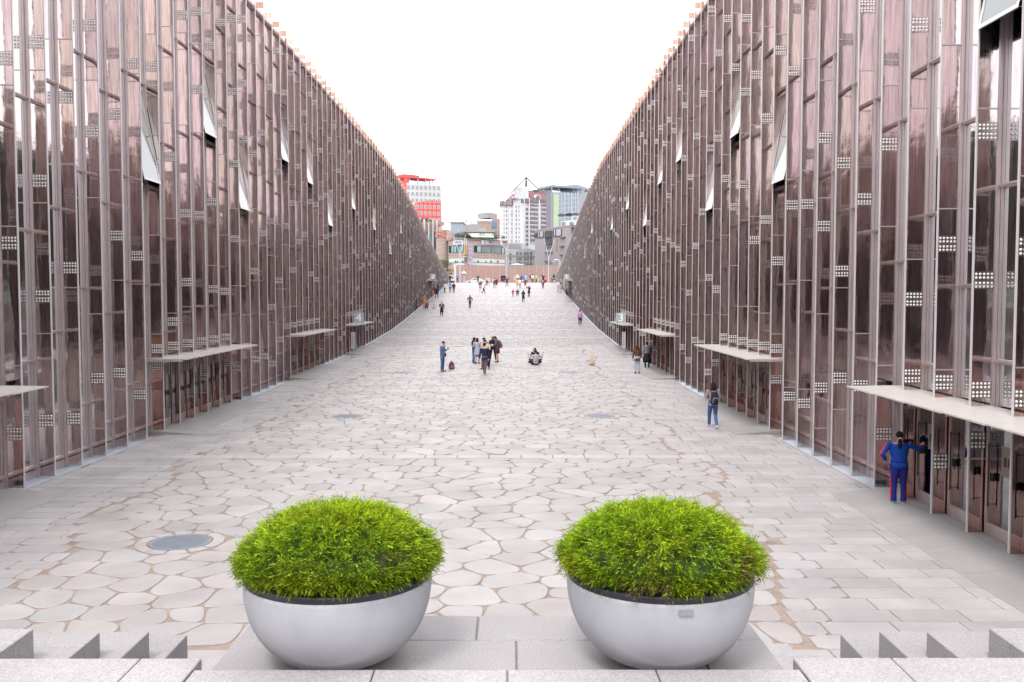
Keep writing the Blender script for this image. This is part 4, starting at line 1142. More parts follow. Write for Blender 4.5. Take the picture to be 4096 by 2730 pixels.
# stair strip
m = MB(); u0, _ = wa.at(*cD(335, 500)); 
for r in range(10):
    z = wa.at(*cD(340, 460 + r * 60))[1]; wa.slab(m, u0 - .1, u0 + 1.2, z - .9, z + .9, 0, .05)
bk.part(m, 'stair_window', PANE)
m = MB()
for r in range(0, 9, 2):
    z = wa.at(*cD(340, 490 + r * 60))[1]; wa.slab(m, u0 - 2.2, u0 + 1.8, z - .12, z + .12, 0, .25)
bk.part(m, 'ledge', WHT)
# balconies, floor by floor
BAL = mat('dark balcony glazing', (.16, .13, .17), .3, 0, .4, .5)
for (xa, xb) in ((595, 698), (745, 842)):
    for r in range(9):
        u0, z1 = wb_.at(*cD(xa, 478 + r * 61)); u1, z0 = wb_.at(*cD(xb, 522 + r * 61)); m = MB()
        wb_.slab(m, u0, u1, z0, z1, .0, .1, 0); wb_.slab(m, u0 - .1, u1 + .1, z0 - .55, z0, 0, .5, 1)
        for k in range(5): u = u0 + (u1 - u0) * k / 4; wb_.slab(m, u - .05, u + .05, z0, z1, .1, .16, 1 if k % 2 else 2)
        wb_.slab(m, u0, u1, z0 + .3, z0 + .42, .1, .2, 2)
        bk.part(m, 'balcony', [BAL, WHT, mat('brown rail', (.22, .07, .07), .6)])
# pilasters and top storey
m = MB()
for x in (505, 575, 718, 850, 912):
    u, _ = wb_.at(*cD(x, 600)); wb_.slab(m, u - .55, u + .55, ZG, zt_, 0, .45)
u, _ = wa.at(*cD(288, 600)); wa.slab(m, u - .3, u + .3, ZG, zt_, 0, .3)
bk.part(m, 'pilaster', WHT)
for (w_, xa, xb) in ((wa, 175, 225), (wa, 243, 290), (wa, 300, 355), (wb_, 458 + 5, 500), (wb_, 525, 570), (wb_, 595, 700), (wb_, 735, 838), (wb_, 862, 908)):
    u0, z1 = w_.at(*cD(xa, 408 + (30 if w_ is wa else 0))); u1, z0 = w_.at(*cD(xb, 455 + (30 if w_ is wa else 0))); m = MB()
    if u0 > u1: continue
    w_.slab(m, u0, u1, z0, z1, 0, .5, 0); w_.slab(m, u0, u1, z0 - .5, z0, 0, .7, 1); bk.part(m, 'top_window', [BAL, MAROON])
# roofs
m = MB(); zr0 = zt_; zr1 = wb_.at(*cD(560, 300))[1]
def mansard(w_, ua, ub, d, ins):
    lo = [w_.P(ua, zr0, .4), w_.P(ub, zr0, .4), w_.P(ub, zr0, -d), w_.P(ua, zr0, -d)]
    hi = [w_.P(ua + ins, zr1, -ins * .6), w_.P(ub - ins, zr1, -ins * .6), w_.P(ub - ins, zr1, -d + 2), w_.P(ua + ins, zr1, -d + 2)]; m.hexa(lo, hi)
mansard(wb_, .5, wb_.at(*cD(862, 390))[0], 12, 4.2); mansard(wa, wa.at(*cD(252, 410))[0], wa.L - 1, 10, 4)
roof = bk.part(m, 'roof', MAROON)
for (w_, x, y, r_) in ((wb_, 690, 385, 2.5), (wa, 356, 398, 1.7)):
    u, z = w_.at(*cD(x, y)); m = MB(); m2 = MB(); n = 14
    for k in range(n):
        a0, a1 = math.pi * k / n, math.pi * (k + 1) / n
        f = lambda a, r, o: w_.P(u + r * math.cos(a), zr0 + r * math.sin(a), o)
        m.hexa([f(a0, r_ * .78, -3), f(a0, r_, -3), f(a0, r_, .9), f(a0, r_ * .78, .9)], [f(a1, r_ * .78, -3), f(a1, r_, -3), f(a1, r_, .9), f(a1, r_ * .78, .9)])
        m2.face([w_.P(u, zr0, .7), f(a0, r_ * .79, .7), f(a1, r_ * .79, .7)])
    d = bk.part(m, 'dormer', WHT, roof)
    m2.v = [(v[0] - bk.o.x, v[1] - bk.o.y, v[2] - bk.o.z) for v in m2.v]; m2.build('window', PANE, roof)
m = MB(); u0, z1 = wa.at(*cD(386, 258)); zz = z1; wa.slab(m, u0, wa.L + .5, zt_ - .5, zz, -3, .5); bk.part(m, 'lift_tower', WHT)
m = MB(); u, z = wa.at(*cD(397, 322)); wa.slab(m, u - .3, u + .3, z - 1.2, z + 1, .5, .56); bk.part(m, 'slot_window', PANE)
ap = at_depth(*cD(540, 102), 560); m = MB()
for (x, y, Y) in ((330, 328, 548), (552, 280, 575), (525, 262, 560), (758, 322, 552)):
    q = at_depth(*cD(x, y), Y); m.tube([ap, q], .5, 6)
bk.part(m, 'pyramid_frame', mat('rusty steel tube', (.22, .16, .16), .6))
# --- blocks around it
bk, w_, z = simple_block('office_building', 'purple brown block behind the right end of the maroon roof', 2108, 2206, 762, 640, 20, mat('purple brown render', (.24, .19, .24), .8, 0, .1, .3))
m = MB(); w_.slab(m, 4, w_.L * .62, z, z + .5, -12, 1); w_.slab(m, 8, w_.L * .5, z + .5, z + 2.4, -12, -1); bk.part(m, 'roof', BLG)
for k in range(3):
    m = MB(); u0 = w_.L * (.62 + .12 * k); w_.slab(m, u0, u0 + 1.1, z - 6, z - 3, 0, .1); bk.part(m, 'window', PANE)
# --- blue grey tower with lime strip
A, Bp, Cp = pt(2204, 470), pt(2311, 478), pt(2372, 500); w_ = Wall(A, Bp); w2 = Wall(Bp, Cp)
bk = Block('office_tower', 'blue grey tower with lime green strip and open roof frame behind the right facade', A)
z = w_.at(*cD(1000, 312))[1]; zf = w_.at(*cD(885, 240))[1]
m = MB(); prism(m, [A, Bp, Cp, Cp + Vector((0, 20, 0)), A + Vector((0, 30, 0))], ZG, z); bk.part(m, 'wall', BLG)
m = MB(); u1 = w_.at(*cD(912, 400))[0]; w_.slab(m, 0, .5, ZG, zf, 0, .3); w_.slab(m, 0, w_.L + 3, zf, zf + 1.1, -14, .4)
for x in (1000, 1205, 1308): u = w_.at(*cD(x, 300))[0]; w_.slab(m, u - .18, u + .18, z, zf, -.5, -.1)
w2.slab(m, 0, w2.L, z, z + 4.5, -10, -.1); bk.part(m, 'roof_frame', mat('steel blue frame', (.30, .36, .44), .5))
m = MB(); w_.slab(m, .6, u1 + .2, ZG, zf - 2, -6, -.5); bk.part(m, 'rear_wall', mat('purple grey', (.28, .25, .30), .8))
u0, _ = w_.at(*cD(915, 400)); u1, zl1 = w_.at(*cD(980, 345)); m = MB(); w_.slab(m, u0, u1, ZG, zl1, 0, .3); bk.part(m, 'lime_strip', LIME)
wB = win_data(win_mesh(1.7, 2.0, .12, 1, True), [WFR, BLUEG])
for x in (1002, 1044, 1097, 1140, 1197, 1241):
    for r in range(6):
        u, zz = w_.at(*cD(x, 385 + r * 64 - (x - 1000) * .11)); bk.put(wB, 'window', w_.P(u, zz, .02), w_.rz)
m = MB()
for x in (985, 1020, 1070, 1118, 1168, 1220, 1252): u = w_.at(*cD(x, 400))[0]; w_.slab(m, u - .22, u + .22, ZG, z + .4, 0, .35)
bk.part(m, 'fin', mat('pale cladding rib', (.60, .64, .70), .6))
# --- white terraced building
bk0 = None
A, Bp = pt(2214, 395), pt(2330, 380); w_ = Wall(A, Bp); bk = Block('office_building', 'white stepped terrace building with planted roof beside the right facade', A)
tiers = [(920, 1300, 795, 0), (945, 1300, 715, -3), (1025, 1300, 635, -6)]
m = MB()
for (xa, xb, y, o) in tiers:
    u0, z1 = w_.at(*cD(xa, y)); w_.slab(m, u0, w_.L, ZG, z1, o - 8, o)
bk.part(m, 'wall', WHT)
for (xs, y, o, ww) in (((985, 1097, 1200), 755, -3, 3.0), ((1068, 1140, 1215), 675, -6, 2.6), ((950, 1040), 835, 0, 2.4)):
    me = win_data(win_mesh(ww, 2.2, .15, 2, False), [WFR, PANE])
    for x in xs: u, zz = w_.at(*cD(x, y)); bk.put(me, 'window', w_.P(u, zz, o + .02), w_.rz)
# --- grey stone building with dark grille and vertical letters
A, Bp = pt(2139, 282), pt(2283, 262); w_ = Wall(A, Bp); bk = Block('office_building', 'grey stone clad building with tall dark grille and gold vertical lettering', A)
zl_, zr_ = w_.at(*cD(655, 855))[1], w_.at(*cD(1080, 808))[1]
m = MB(); prism(m, [A, Bp, Bp + Vector((2, 14, 0)), A + Vector((2, 14, 0))], ZG, 0, z1s=[zl_, zl_, zl_, zl_]); bk.part(m, 'wall', CONCG)
m = MB(); u0, _ = w_.at(*cD(810, 900)); u1, _ = w_.at(*cD(905, 900)); zt2_ = w_.at(*cD(860, 850))[1]; zb2_ = w_.at(*cD(860, 1075))[1]
w_.slab(m, u0, u1, zb2_, zt2_ - .2, 0, .05, 0)
for k in range(9): u = u0 + (u1 - u0) * k / 8; w_.slab(m, u - .055, u + .055, zb2_ + .1, zt2_, .05, .2, 1)
for zz in (zb2_ + 2.8, zt2_ - 5): w_.slab(m, u0, u1, zz, zz + .12, .05, .3, 1)
bk.part(m, 'grille', [mat('lilac backing', (.62, .62, .72), .6), DARK])
for (xa, xb, ya, yb) in ((700, 790, 872, 936), (662, 688, 880, 940), (922, 1034, 842, 914)):
    u0, z1 = w_.at(*cD(xa, ya)); u1, z0 = w_.at(*cD(xb, yb)); m = MB(); z1 = min(z1, zl_ - .4)
    w_.slab(m, u0, u1, z0, z1, 0, .05, 1); w_.slab(m, u0, u1, z0 - .12, z0, 0, .2, 0); w_.slab(m, u0, u0 + .15, z0, z1, 0, .2, 0); w_.slab(m, u1 - .15, u1, z0, z1, 0, .2, 0); w_.slab(m, (u0 * .7 + u1 * .3) - .1, (u0 * .7 + u1 * .3) + .1, z0, z1, 0, .2, 0)
    bk.part(m, 'window', [DARK, mat('pale sky pane', (.52, .54, .60), .2, 0, .3, .5)])
m = MB()
for k, ch in enumerate(['이', '화', '타', '워']):
    u, zz = w_.at(*cD(965, 985 + 46 * k)); add_text(m, ch, 1.15, w_.P(u, zz, .12), w_.d, Vector((0, 0, 1)), bold=.04)
bk.part(m, 'lettering', mat('brass letters', (.55, .36, .20), .5))
m = MB()
for (xa, xb, y) in ((808, 908, 1155), (808, 908, 1277), (1020, 1090, 948), (1020, 1070, 1070), (1020, 1050, 1190)):
    u0, zz = w_.at(*cD(xa, y)); u1, _ = w_.at(*cD(xb, y)); w_.slab(m, u0, u1, zz - .12, zz + .12, 0, .6)
bk.part(m, 'ledge', mat('dark ledge', (.14, .12, .14), .6))
m = MB(); w_.slab(m, -.2, w_.L, zl_, zl_ + .4, -13, .1); u0, _ = w_.at(*cD(915, 830)); w_.slab(m, u0, w_.L, zl_ + .4, zr_, -12, -.02); bk.part(m, 'parapet', CONCG)
# --- low white building with roof pergola
A, Bp = pt(2028, 290), pt(2139, 296); w_ = Wall(A, Bp); bk = Block('apartment_house', 'low white house with window rows and tilted roof pergola between shop and stone building', A)
z = w_.at(*cD(400, 1108))[1]; m = MB(); prism(m, [A, Bp, Bp + Vector((0, 12, 0)), A + Vector((0, 12, 0))], ZG, z); bk.part(m, 'wall', mat('cream white render', (.70, .71, .68), .8, 0, .05, .3))
wv = win_data(win_mesh(1.05, 1.25, .09, 1, True), [WFR, PANE])
for x in (315, 414, 460, 520, 558, 605):
    for y in (1165, 1240, 1314): u, zz = w_.at(*cD(x, y)); bk.put(wv, 'window', w_.P(u, zz, .02), w_.rz)
m = MB(); z2 = w_.at(*cD(400, 1205))[1]; w_.slab(m, 0, w_.L, z2 - .12, z2 + .25, 0, .12); u0 = w_.at(*cD(432, 1240))[0]; w_.slab(m, u0 - .3, u0 + .3, ZG, z2 - .12, 0, .12); bk.part(m, 'grey_band', GRY)
m = MB(); u1 = w_.at(*cD(600, 1050))[0]; zp = w_.at(*cD(400, 1015))[1]
for k in range(12): u = u1 * k / 11; m.hexa([w_.P(u - .05, z, 0), w_.P(u + .05, z, 0), w_.P(u + .05, z + .1, 0), w_.P(u - .05, z + .1, 0)], [w_.P(u + .5, zp, -5), w_.P(u + .6, zp, -5), w_.P(u + .6, zp + .1, -5), w_.P(u + .5, zp + .1, -5)])
for k in range(6):
    t = k / 5; m.hexa([w_.P(0, z + (zp - z) * t, -5 * t), w_.P(u1 + .6, z + (zp - z) * t, -5 * t), w_.P(u1 + .6, z + (zp - z) * t, -5 * t - .1), w_.P(0, z + (zp - z) * t, -5 * t - .1)], [w_.P(0, z + (zp - z) * t + .15, -5 * t), w_.P(u1 + .6, z + (zp - z) * t + .15, -5 * t), w_.P(u1 + .6, z + (zp - z) * t + .15, -5 * t - .1), w_.P(0, z + (zp - z) * t + .15, -5 * t - .1)])
w_.slab(m, 0, u1, z + .02, zp - .1, -5.4, -5.1); bk.part(m, 'pergola', mat('purple grey steel', (.40, .36, .42), .5))
# tent roof
p = pt(2068, 236); b = Block('pavilion', 'pale teal pitched pavilion roof just above the brown screen', p); m = MB(); zz = at_depth(2068, 1053, 236).z; ze = at_depth(2068, 1062, 236).z; wd_ = 34 * 236 / F
m.raw([(p.x - wd_, 234, ze), (p.x + wd_, 234, ze), (p.x + wd_, 240, ze), (p.x - wd_, 240, ze), (p.x, 237, zz)], [(0, 1, 4), (1, 2, 4), (2, 3, 4), (3, 0, 4), (3, 2, 1, 0)]); b.part(m, 'roof', mat('teal roof', (.30, .48, .52), .5))
m = MB()
for sx in (-1, 1):
    for yy in (234.6, 239.4): m.tube([(p.x + sx * (wd_ - .4), yy, ZG), (p.x + sx * (wd_ - .4), yy, ze)], .1, 6)
b.part(m, 'post', WHT)

# --- brown translucent screen wall
SCR = bpy.data.materials.new('brown tinted screen'); SCR.use_nodes = True; nt = SCR.node_tree
bs = nt.nodes['Principled BSDF']; bs.inputs['Base Color'].default_value = (.38, .26, .235, 1); bs.inputs['Roughness'].default_value = .35
tr = N(nt, 'ShaderNodeBsdfTransparent'); tr.inputs[0].default_value = (.95, .85, .80, 1); mx = N(nt, 'ShaderNodeMixShader'); mx.inputs[0].default_value = .55
nt.links.new(tr.outputs[0], mx.inputs[1]); nt.links.new(bs.outputs[0], mx.inputs[2]); nt.links.new(mx.outputs[0], nt.nodes['Material Output'].inputs[0])
YS = 228; x0, x1 = at_depth(1795, 1100, YS).x, at_depth(2262, 1100, YS).x; zs_ = at_depth(2000, 1063, YS).z
sc = thing('screen_wall', 'long brown tinted glass screen with posts behind the crowd', 'screen', ((x0 + x1) / 2, YS, ZG))
m = MB(); m2 = MB(); n = 16
for k in range(n + 1):
    x = x0 + (x1 - x0) * k / n - (x0 + x1) / 2; m2.box(x - .07, x + .07, -.06, .06, -.05, zs_ - ZG + .1)
    if k < n:
        m = MB(); w2_ = (x1 - x0) / n; m.box(x + .07, x + w2_ - .07, -.015, .015, .1, zs_ - ZG); m.build('panel', SCR, sc)
        if k % 2 == 0:
            for q in range(3): m2.box(x + .2, x + w2_ - .3, .03, .05, 1.1 + q * 1.2, 1.16 + q * 1.2)
m2.build('post', mat('pinkish post', (.55, .42, .38), .5), sc)

# --- lamps
POLE = mat('pale grey pole', (.62, .63, .70), .45, .2, .04, 3)
def v_lamp(px, Y, yf, tips, label):
    b = at_depth(px, 1130, Y); zf = at_depth(px, yf, Y).z; t = thing('street_lamp', label, 'street lamp', (b.x, Y, ZG), 0, 'forked poles on the upper square')
    m = MB(); m.tube([(0, 0, 0), (0, 0, zf - ZG)], [.17, .11], 10); m.tube([(0, 0, 0), (0, 0, .25)], .3, 10); m.build('pole', POLE, t)
    for (tx, ty) in tips:
        q = at_depth(tx, ty, Y); m = MB(); m.tube([(0, 0, zf - ZG - .2), (q.x - b.x, 0, q.z - ZG)], [.09, .06], 8); m.build('arm', POLE, t)
    q = at_depth(px + 14, yf + 8, Y) if False else None
    m = MB(); m.tube([(0, 0, zf - ZG - .9), (.9, 0, zf - ZG - .75)], .05, 6); m.box(.6, 1.5, -.14, .14, zf - ZG - .78, zf - ZG - .66); m.build('lamp_head', WHT, t)
v_lamp(cC(1012, 0)[0], 205, cC(0, 1165)[1], [cC(905, 905), cC(1090, 905)], 'pale forked lamp pole in front of the corner of the shop building')
v_lamp(cD(262, 0)[0], 205, cD(0, 1110)[1], [cD(180, 985), cD(325, 985)], 'pale forked lamp pole at the right end of the shop building')
v_lamp(cD(850, 0)[0], 205, cD(0, 1230)[1], [cD(790, 960), cD(935, 975)], 'pale forked lamp pole in front of the grey stone building')
b = at_depth(cD(1008, 0)[0], 1130, 190); t = thing('street_lamp', 'small white street lamp with single curved arm beside the right facade', 'street lamp', (b.x, 190, ZG)); zf = at_depth(b.x, cD(0, 1262)[1], 190).z - ZG
hx = at_depth(cD(940, 0)[0], 1050, 190).x - b.x
m = MB(); m.tube([(0, 0, 0), (0, 0, zf - .3), (-.15, 0, zf - .05), (-.5, 0, zf)], [.08, .07, .06, .05], 8); m.tube([(-.5, 0, zf), (hx + .5, 0, zf + .1)], .05, 8); m.build('pole', WHT, t)
m = MB(); m.ell((hx + .3, 0, zf + .1), (.55, .16, .12), 12, 6); m.build('lamp_head', WHT, t)

# --- parasol, posts, vehicles
b = at_depth(1856, 1130, 186); t = thing('parasol', 'white parasol with dark green edge standing at the top of the ramp', 'parasol', (b.x, 186, ZG)); zt_p = at_depth(1856, 1085, 186).z - ZG; ze_p = at_depth(1856, 1095, 186).z - ZG
m = MB(); rr = .62; n = 8
m.raw([(0, 0, zt_p)] + [(rr * math.cos(k * math.pi / 4), rr * math.sin(k * math.pi / 4), ze_p) for k in range(8)], [(0, k + 1, (k + 1) % 8 + 1) for k in range(8)]); m.build('canopy', WHT, t)
m = MB(); m.lathe([(rr, ze_p), (rr + .01, ze_p - .16)], seg=8); m.build('valance', mat('bottle green cloth', (.03, .18, .14), .8), t)
m = MB(); m.tube([(.1, 0, 0), (.1, 0, zt_p - .05)], .045, 8); m.tube([(.1, 0, 0), (.1, 0, .12)], .28, 12); m.build('pole', WHT, t)
b = at_depth(1820, 1130, 192); t = thing('sign_post', 'broad white post left of the parasol', 'post', (b.x, 192, ZG)); h_ = at_depth(1820, 1056, 192).z - ZG
m = MB(); m.box(-.2, .2, -.1, .1, 0, h_); m.build('post', WHT, t); m = MB(); m.box(-.26, .26, -.14, .14, h_, h_ + .06); m.build('cap', GRY, t)
b = at_depth(1814.5, 1130, 196); t = thing('hanging_banner', 'small yellow banner with dark V mark beside the broad white post', 'banner', (b.x, 196, ZG)); z1 = at_depth(1814, 1067, 196).z - ZG; z0 = at_depth(1814, 1084, 196).z - ZG
m = MB(); m.box(-.3, .3, -.02, .02, z0, z1); m.build('panel', mat('yellow sign', (.9, .55, .03), .5), t); m = MB(); m.tube([(.34, 0, 0), (.34, 0, z1 + .1)], .03, 6); m.build('pole', POLE, t)
m = MB(); add_text(m, 'V', .8, (0, -.03, (z0 + z1) / 2), bold=.02); m.build('lettering', INK, t)
def car(px, Y, label, L=4.4, hgt=1.45, col=WHT, rz=0, cat='car', name='parked_car', van=False):
    b = at_depth(px, 1125, Y); t = thing(name, label, cat, (b.x, Y, gz(Y)), rz); h = hgt; w_ = .88
    pr = [(-L / 2, .35), (-L / 2, .80), (-L / 2 + .9, .92), (-L / 2 + 1.6, h - .06), (-L / 2 + 2.2, h), (L / 2 - 1.3, h - .02), (L / 2 - .5, .98), (L / 2 - .02, .92), (L / 2, .4), (L / 2 - .3, .22), (-L / 2 + .3, .22)]
    if van: pr = [(-L / 2, .35), (-L / 2, .95), (-L / 2 + .35, 1.1), (-L / 2 + .9, h - .1), (-L / 2 + 1.3, h), (L / 2 - .1, h), (L / 2, h - .2), (L / 2, .4), (L / 2 - .3, .22), (-L / 2 + .3, .22)]
    m = MB(); n = len(pr); vs = []
    for (yy, k) in ((-w_, 1), (-w_ + .06, 1.0), (w_ - .06, 1.0), (w_, 1)):
        for (x, z) in pr: vs.append((x, yy * (1 if z < 1 else .86), z))
    fs = [tuple(range(n))] + [tuple(range(3 * n, 4 * n))[::-1]]
    for j in range(3):
        for i in range(n): fs.append((j * n + (i + 1) % n, j * n + i, (j + 1) * n + i, (j + 1) * n + (i + 1) % n))
    m.raw(vs, fs); m.build('body', col, t)
    for sgn in (-1, 1):
        m = MB(); yy = sgn * (w_ * .93 + .012)
        q = [(-L / 2 + 1.2, 1.0), (-L / 2 + 1.75, h - .14), (L / 2 - 1.45, h - .14), (L / 2 - .8, 1.0)] if not van else [(-L / 2 + .7, 1.15), (-L / 2 + 1.1, h - .18), (L / 2 - .3, h - .18), (L / 2 - .3, 1.15)]
        m.face([(x, yy * (.94 if z > 1.2 else 1.0), z) for x, z in q][::sgn]); m.build('side_window', PANE, t)
    m = MB(); x_ = -L / 2 + (1.0 if not van else .42); m.face([(x_ - .06, -.7, 1.0 + (.15 if van else 0)), (x_ - .06, .7, 1.0 + (.15 if van else 0)), (x_ + (.55 if not van else .42), .62, h - .12), (x_ + (.55 if not van else .42), -.62, h - .12)][::-1]); m.build('windscreen', PANE, t)
    for sx in (-1, 1):
        for sy in (-1, 1):
            m = MB(); m.tube([(sx * L * .31, sy * (w_ - .18), .32), (sx * L * .31, sy * (w_ + .02), .32)], .32, 16); wh = m.build('wheel', DARK, t)
            m = MB(); m.tube([(sx * L * .31, sy * (w_ + .0), .32), (sx * L * .31, sy * (w_ + .03), .32)], .18, 10); m.build('rim', GRY, wh)
    for sy in (-1, 1):
        m = MB(); m.box(-L / 2 - .015, -L / 2 + .05, sy * .72 - .13, sy * .72 + .13, .62, .76); m.build('headlight', mat('lamp lens', (.8, .8, .75), .1), t)
car(1903, 207, 'white car passing behind the crest of the ramp, only its upper half showing')
car(1792, 206, 'white van parked at the top left beside the pine tree', 4.6, 1.95, WHT, -.5, 'van', 'parked_van', True)

# --- pines and roof plants
PINE = leafmat(); PINE.name = 'pine foliage'
def cloud_tree(name, label, base, pads, hgt, seed, col=(.10, .17, .05), tip=(.24, .34, .10), group=None, cat='tree', leaf=.10, par=None):
    rs = random.Random(seed); t = thing(name, label, cat, base, 0, group)
    m = MB(); lean = Vector((rs.uniform(-.3, .3), 0, 0)); tk = [Vector((0, 0, 0)), lean * .5 + Vector((0, 0, hgt * .4)), lean + Vector((0, 0, hgt * .8))]
    m.tube(tk, [hgt * .035, hgt * .026, hgt * .012], 7)
    for (x, y, z, r, h) in pads: m.tube([tk[1] + (tk[2] - tk[1]) * max(0, min(.9, (z / hgt - .4) / .4)), (x * .6, y * .6, z - h * .4), (x, y, z)], [hgt * .016, hgt * .011, hgt * .005], 5)
    m.build('trunk', BARK, t)
    V = MB()
    for (x, y, z, r, h) in pads:
        n = int(160 * r * r / .5 / (leaf / .1) ** 1.3) + 60
        for k in range(n):
            a = rs.uniform(0, 6.283); q = rs.random() ** .5; zz = rs.uniform(-1, 1) * math.sqrt(max(0, 1 - q * q))
            nz_ = 1 + .25 * mnoise.noise(Vector((x + math.cos(a) * 1.5, y + math.sin(a) * 1.5, z + zz)))
            p = Vector((x + r * q * math.cos(a) * nz_, y + r * q * math.sin(a) * nz_, z + h * zz * nz_))
            g = (.45 + .55 * (zz * .5 + .5)) * rs.uniform(.6, 1.2); V.tone = tuple(.45 * g * (c_ + (t_ - c_) * rs.random()) for c_, t_ in zip(col, tip))
            d1 = Vector((rs.gauss(0, 1), rs.gauss(0, 1), rs.gauss(.3, .7))).normalized() * leaf * rs.uniform(.7, 1.5); d2 = d1.cross(Vector((rs.gauss(0, 1), rs.gauss(0, 1), rs.gauss(0, 1)))).normalized() * leaf * .45
            V.face([p - d1 * .5 - d2 * .5, p + d2, p + d1]); 
    V.build('crown', PINE, t, tone=True)
    return t
bp_ = at_depth(1783, 1120, 186)
cloud_tree('pine_tree', 'cloud shaped pine at the top of the ramp beside the left facade', (bp_.x - .3, 186, ZG), [(-.4, 0, 4.4, 1.3, .45), (.5, .3, 3.9, 1.3, .40), (-.1, -.2, 3.3, 1.1, .35), (1.0, 0, 2.6, .9, .32), (.9, .2, 1.9, .8, .28)], 4.6, 4)
q = at_depth(1690, 884, 302)
cloud_tree('roof_pine', 'dark green pine growing on the roof of the tan building with columns', (q.x, 303, q.z - 1.8), [(-1.2, 0, 1.8, 1.3, .5), (.6, 0, 2.5, 1.3, .6), (2.0, 0, 1.9, 1.0, .4), (-2.4, 0, 1.2, .8, .35)], 2.6, 7, leaf=.2)
for i, (x, y, r, h, lab, col, tip, lf) in enumerate([(1035, 915, 2.0, 1.0, 'large green bush on the roof corner of the shop building', (.12, .16, .06), (.30, .36, .14), .16), (1130, 925, 1.3, .8, 'brownish bush right of the large green bush on the shop roof', (.18, .11, .06), (.36, .24, .14), .15), (1315, 915, .9, .8, 'yellow green bush in front of the cream awning', (.25, .24, .05), (.46, .42, .12), .14), (1420, 930, 1.0, .6, 'low reddish brown bush at the right of the cream awning', (.20, .12, .07), (.36, .26, .16), .13), (1510, 935, 1.2, .7, 'brown bush next to the roof air conditioner', (.20, .13, .07), (.40, .30, .16), .14), (1600, 940, .8, .4, 'small brown bush at the right end of the shop roof', (.20, .14, .08), (.36, .30, .16), .12)]):
    px, py = cC(x, y); q = at_depth(px, py, 247)
    cloud_tree('roof_bush', lab, (q.x, 247.5, zr + .1), [(0, 0, max(.5, q.z - zr), r, h), (r * .5, 0, max(.4, q.z - zr - .3), r * .6, h * .8), (-r * .6, 0, max(.4, q.z - zr - .2), r * .6, h * .7)], 1.2, 30 + i, col, tip, 'bushes of the roof garden', 'bush', lf)
for i, (x, y, lab) in enumerate([(1100, 598, 'brown planting on the upper terrace of the white stepped building'), (1210, 590, 'reddish planting at the right end of the upper terrace'), (1350, 262, 'green bush on the roof of the blue grey tower')]):
    px, py = cD(x, y); Y = 375 if i < 2 else 480; q = at_depth(px, py, Y)
    cloud_tree('roof_bush', lab, (q.x, Y + 9, q.z - 1.2), [(-1.5, 0, 1.0, 1.6, .7), (1.5, 0, 1.1, 1.6, .7)], 1.4, 50 + i, (.16, .12, .06) if i < 2 else (.10, .18, .06), (.38, .26, .16) if i < 2 else (.3, .4, .15), 'bushes of the roof garden', 'bush', .24)

# --- things standing at the doors
def totem(px, py, label, h, w_, col2, txt, legs=True):
    p = on_ground(px, py); t = thing('banner_stand', label, 'banner stand', (p.x, p.y, gz(p.y)), 0)
    m = MB(); m.box(-w_ / 2, w_ / 2, -.02, .02, h * .36, h); m.box(w_ / 2, w_ / 2 + .05, -.03, .03, h * .33, h + .02); m.build('banner', WHT, t)
    m = MB(); 
    for x in (-w_ * .3, w_ * .3): m.tube([(x, 0, 0), (x, 0, h * .37)], .02, 6)
    m.box(-w_ * .55, w_ * .55, -.25, .25, 0, .03); m.build('stand', POLE, t)
    m = MB()
    for k in range(5): add_text(m, txt[k % len(txt)], w_ * .55, (0, -.03, h * (.92 - .11 * k)))
    m.build('lettering', col2, t)
totem(1412, 1431, 'white banner stand with blue edge beside the entrance marked 4', 1.75, .24, BLUEG, '이화')
totem(2493, 1430, 'white banner stand with rounded top beside the entrance marked 3', 1.75, .20, BLUEG, '이화')
totem(1735, 1178, 'white notice stand in front of the left entrance marked 2', 2.3, .45, GRY, '안내')
totem(2258, 1172, 'narrower white notice stand in front of the right entrance marked 1', 2.2, .35, GRY, '안내')

mat = _mat_plain
# ================================================================== people
SKIN = {}
def flat(name, c, rough=.85, var=.12):
    return mat(name, tuple(v / ALB for v in c), rough, 0, var, 14, bump=.15, bscale=30, spec=.2)
CLOTH = {}
PAL = dict(rosegrey=(.30, .235, .25), black=(.022, .018, .022), ink=(.02, .02, .035), navy=(.025, .028, .075), royal=(.014, .065, .36), indigo=(.02, .025, .19), denim=(.10, .17, .30), jeans=(.06, .12, .30), ljeans=(.36, .42, .55), white=(.62, .62, .64), cream=(.60, .50, .38),
           grey=(.22, .22, .25), lgrey=(.38, .40, .46), dgrey=(.085, .078, .09), mauve=(.13, .10, .13), brown=(.085, .045, .03), rust=(.13, .055, .03), camel=(.46, .24, .13), beige=(.50, .33, .22), salmon=(.58, .26, .18),
           red=(.58, .02, .03), orange=(.70, .19, .02), pink=(.60, .30, .58), rose=(.58, .36, .34), plum=(.11, .03, .07), purple=(.12, .07, .20), green=(.24, .52, .14), sky=(.30, .45, .62), blue=(.10, .18, .42), tan=(.48, .34, .23),
           teal=(.18, .42, .42), straw=(.52, .38, .22), hair=(.018, .012, .012), redhair=(.07, .018, .014), brownhair=(.06, .03, .02), scarlet=(.80, .05, .04), skin=(.50, .29, .21), lskin=(.56, .35, .27))
def C_(n):
    if n not in CLOTH: CLOTH[n] = flat({'skin': 'skin', 'lskin': 'pale skin'}.get(n, n + ' cloth'), PAL[n], .6 if 'skin' in n else .85)
    return CLOTH[n]

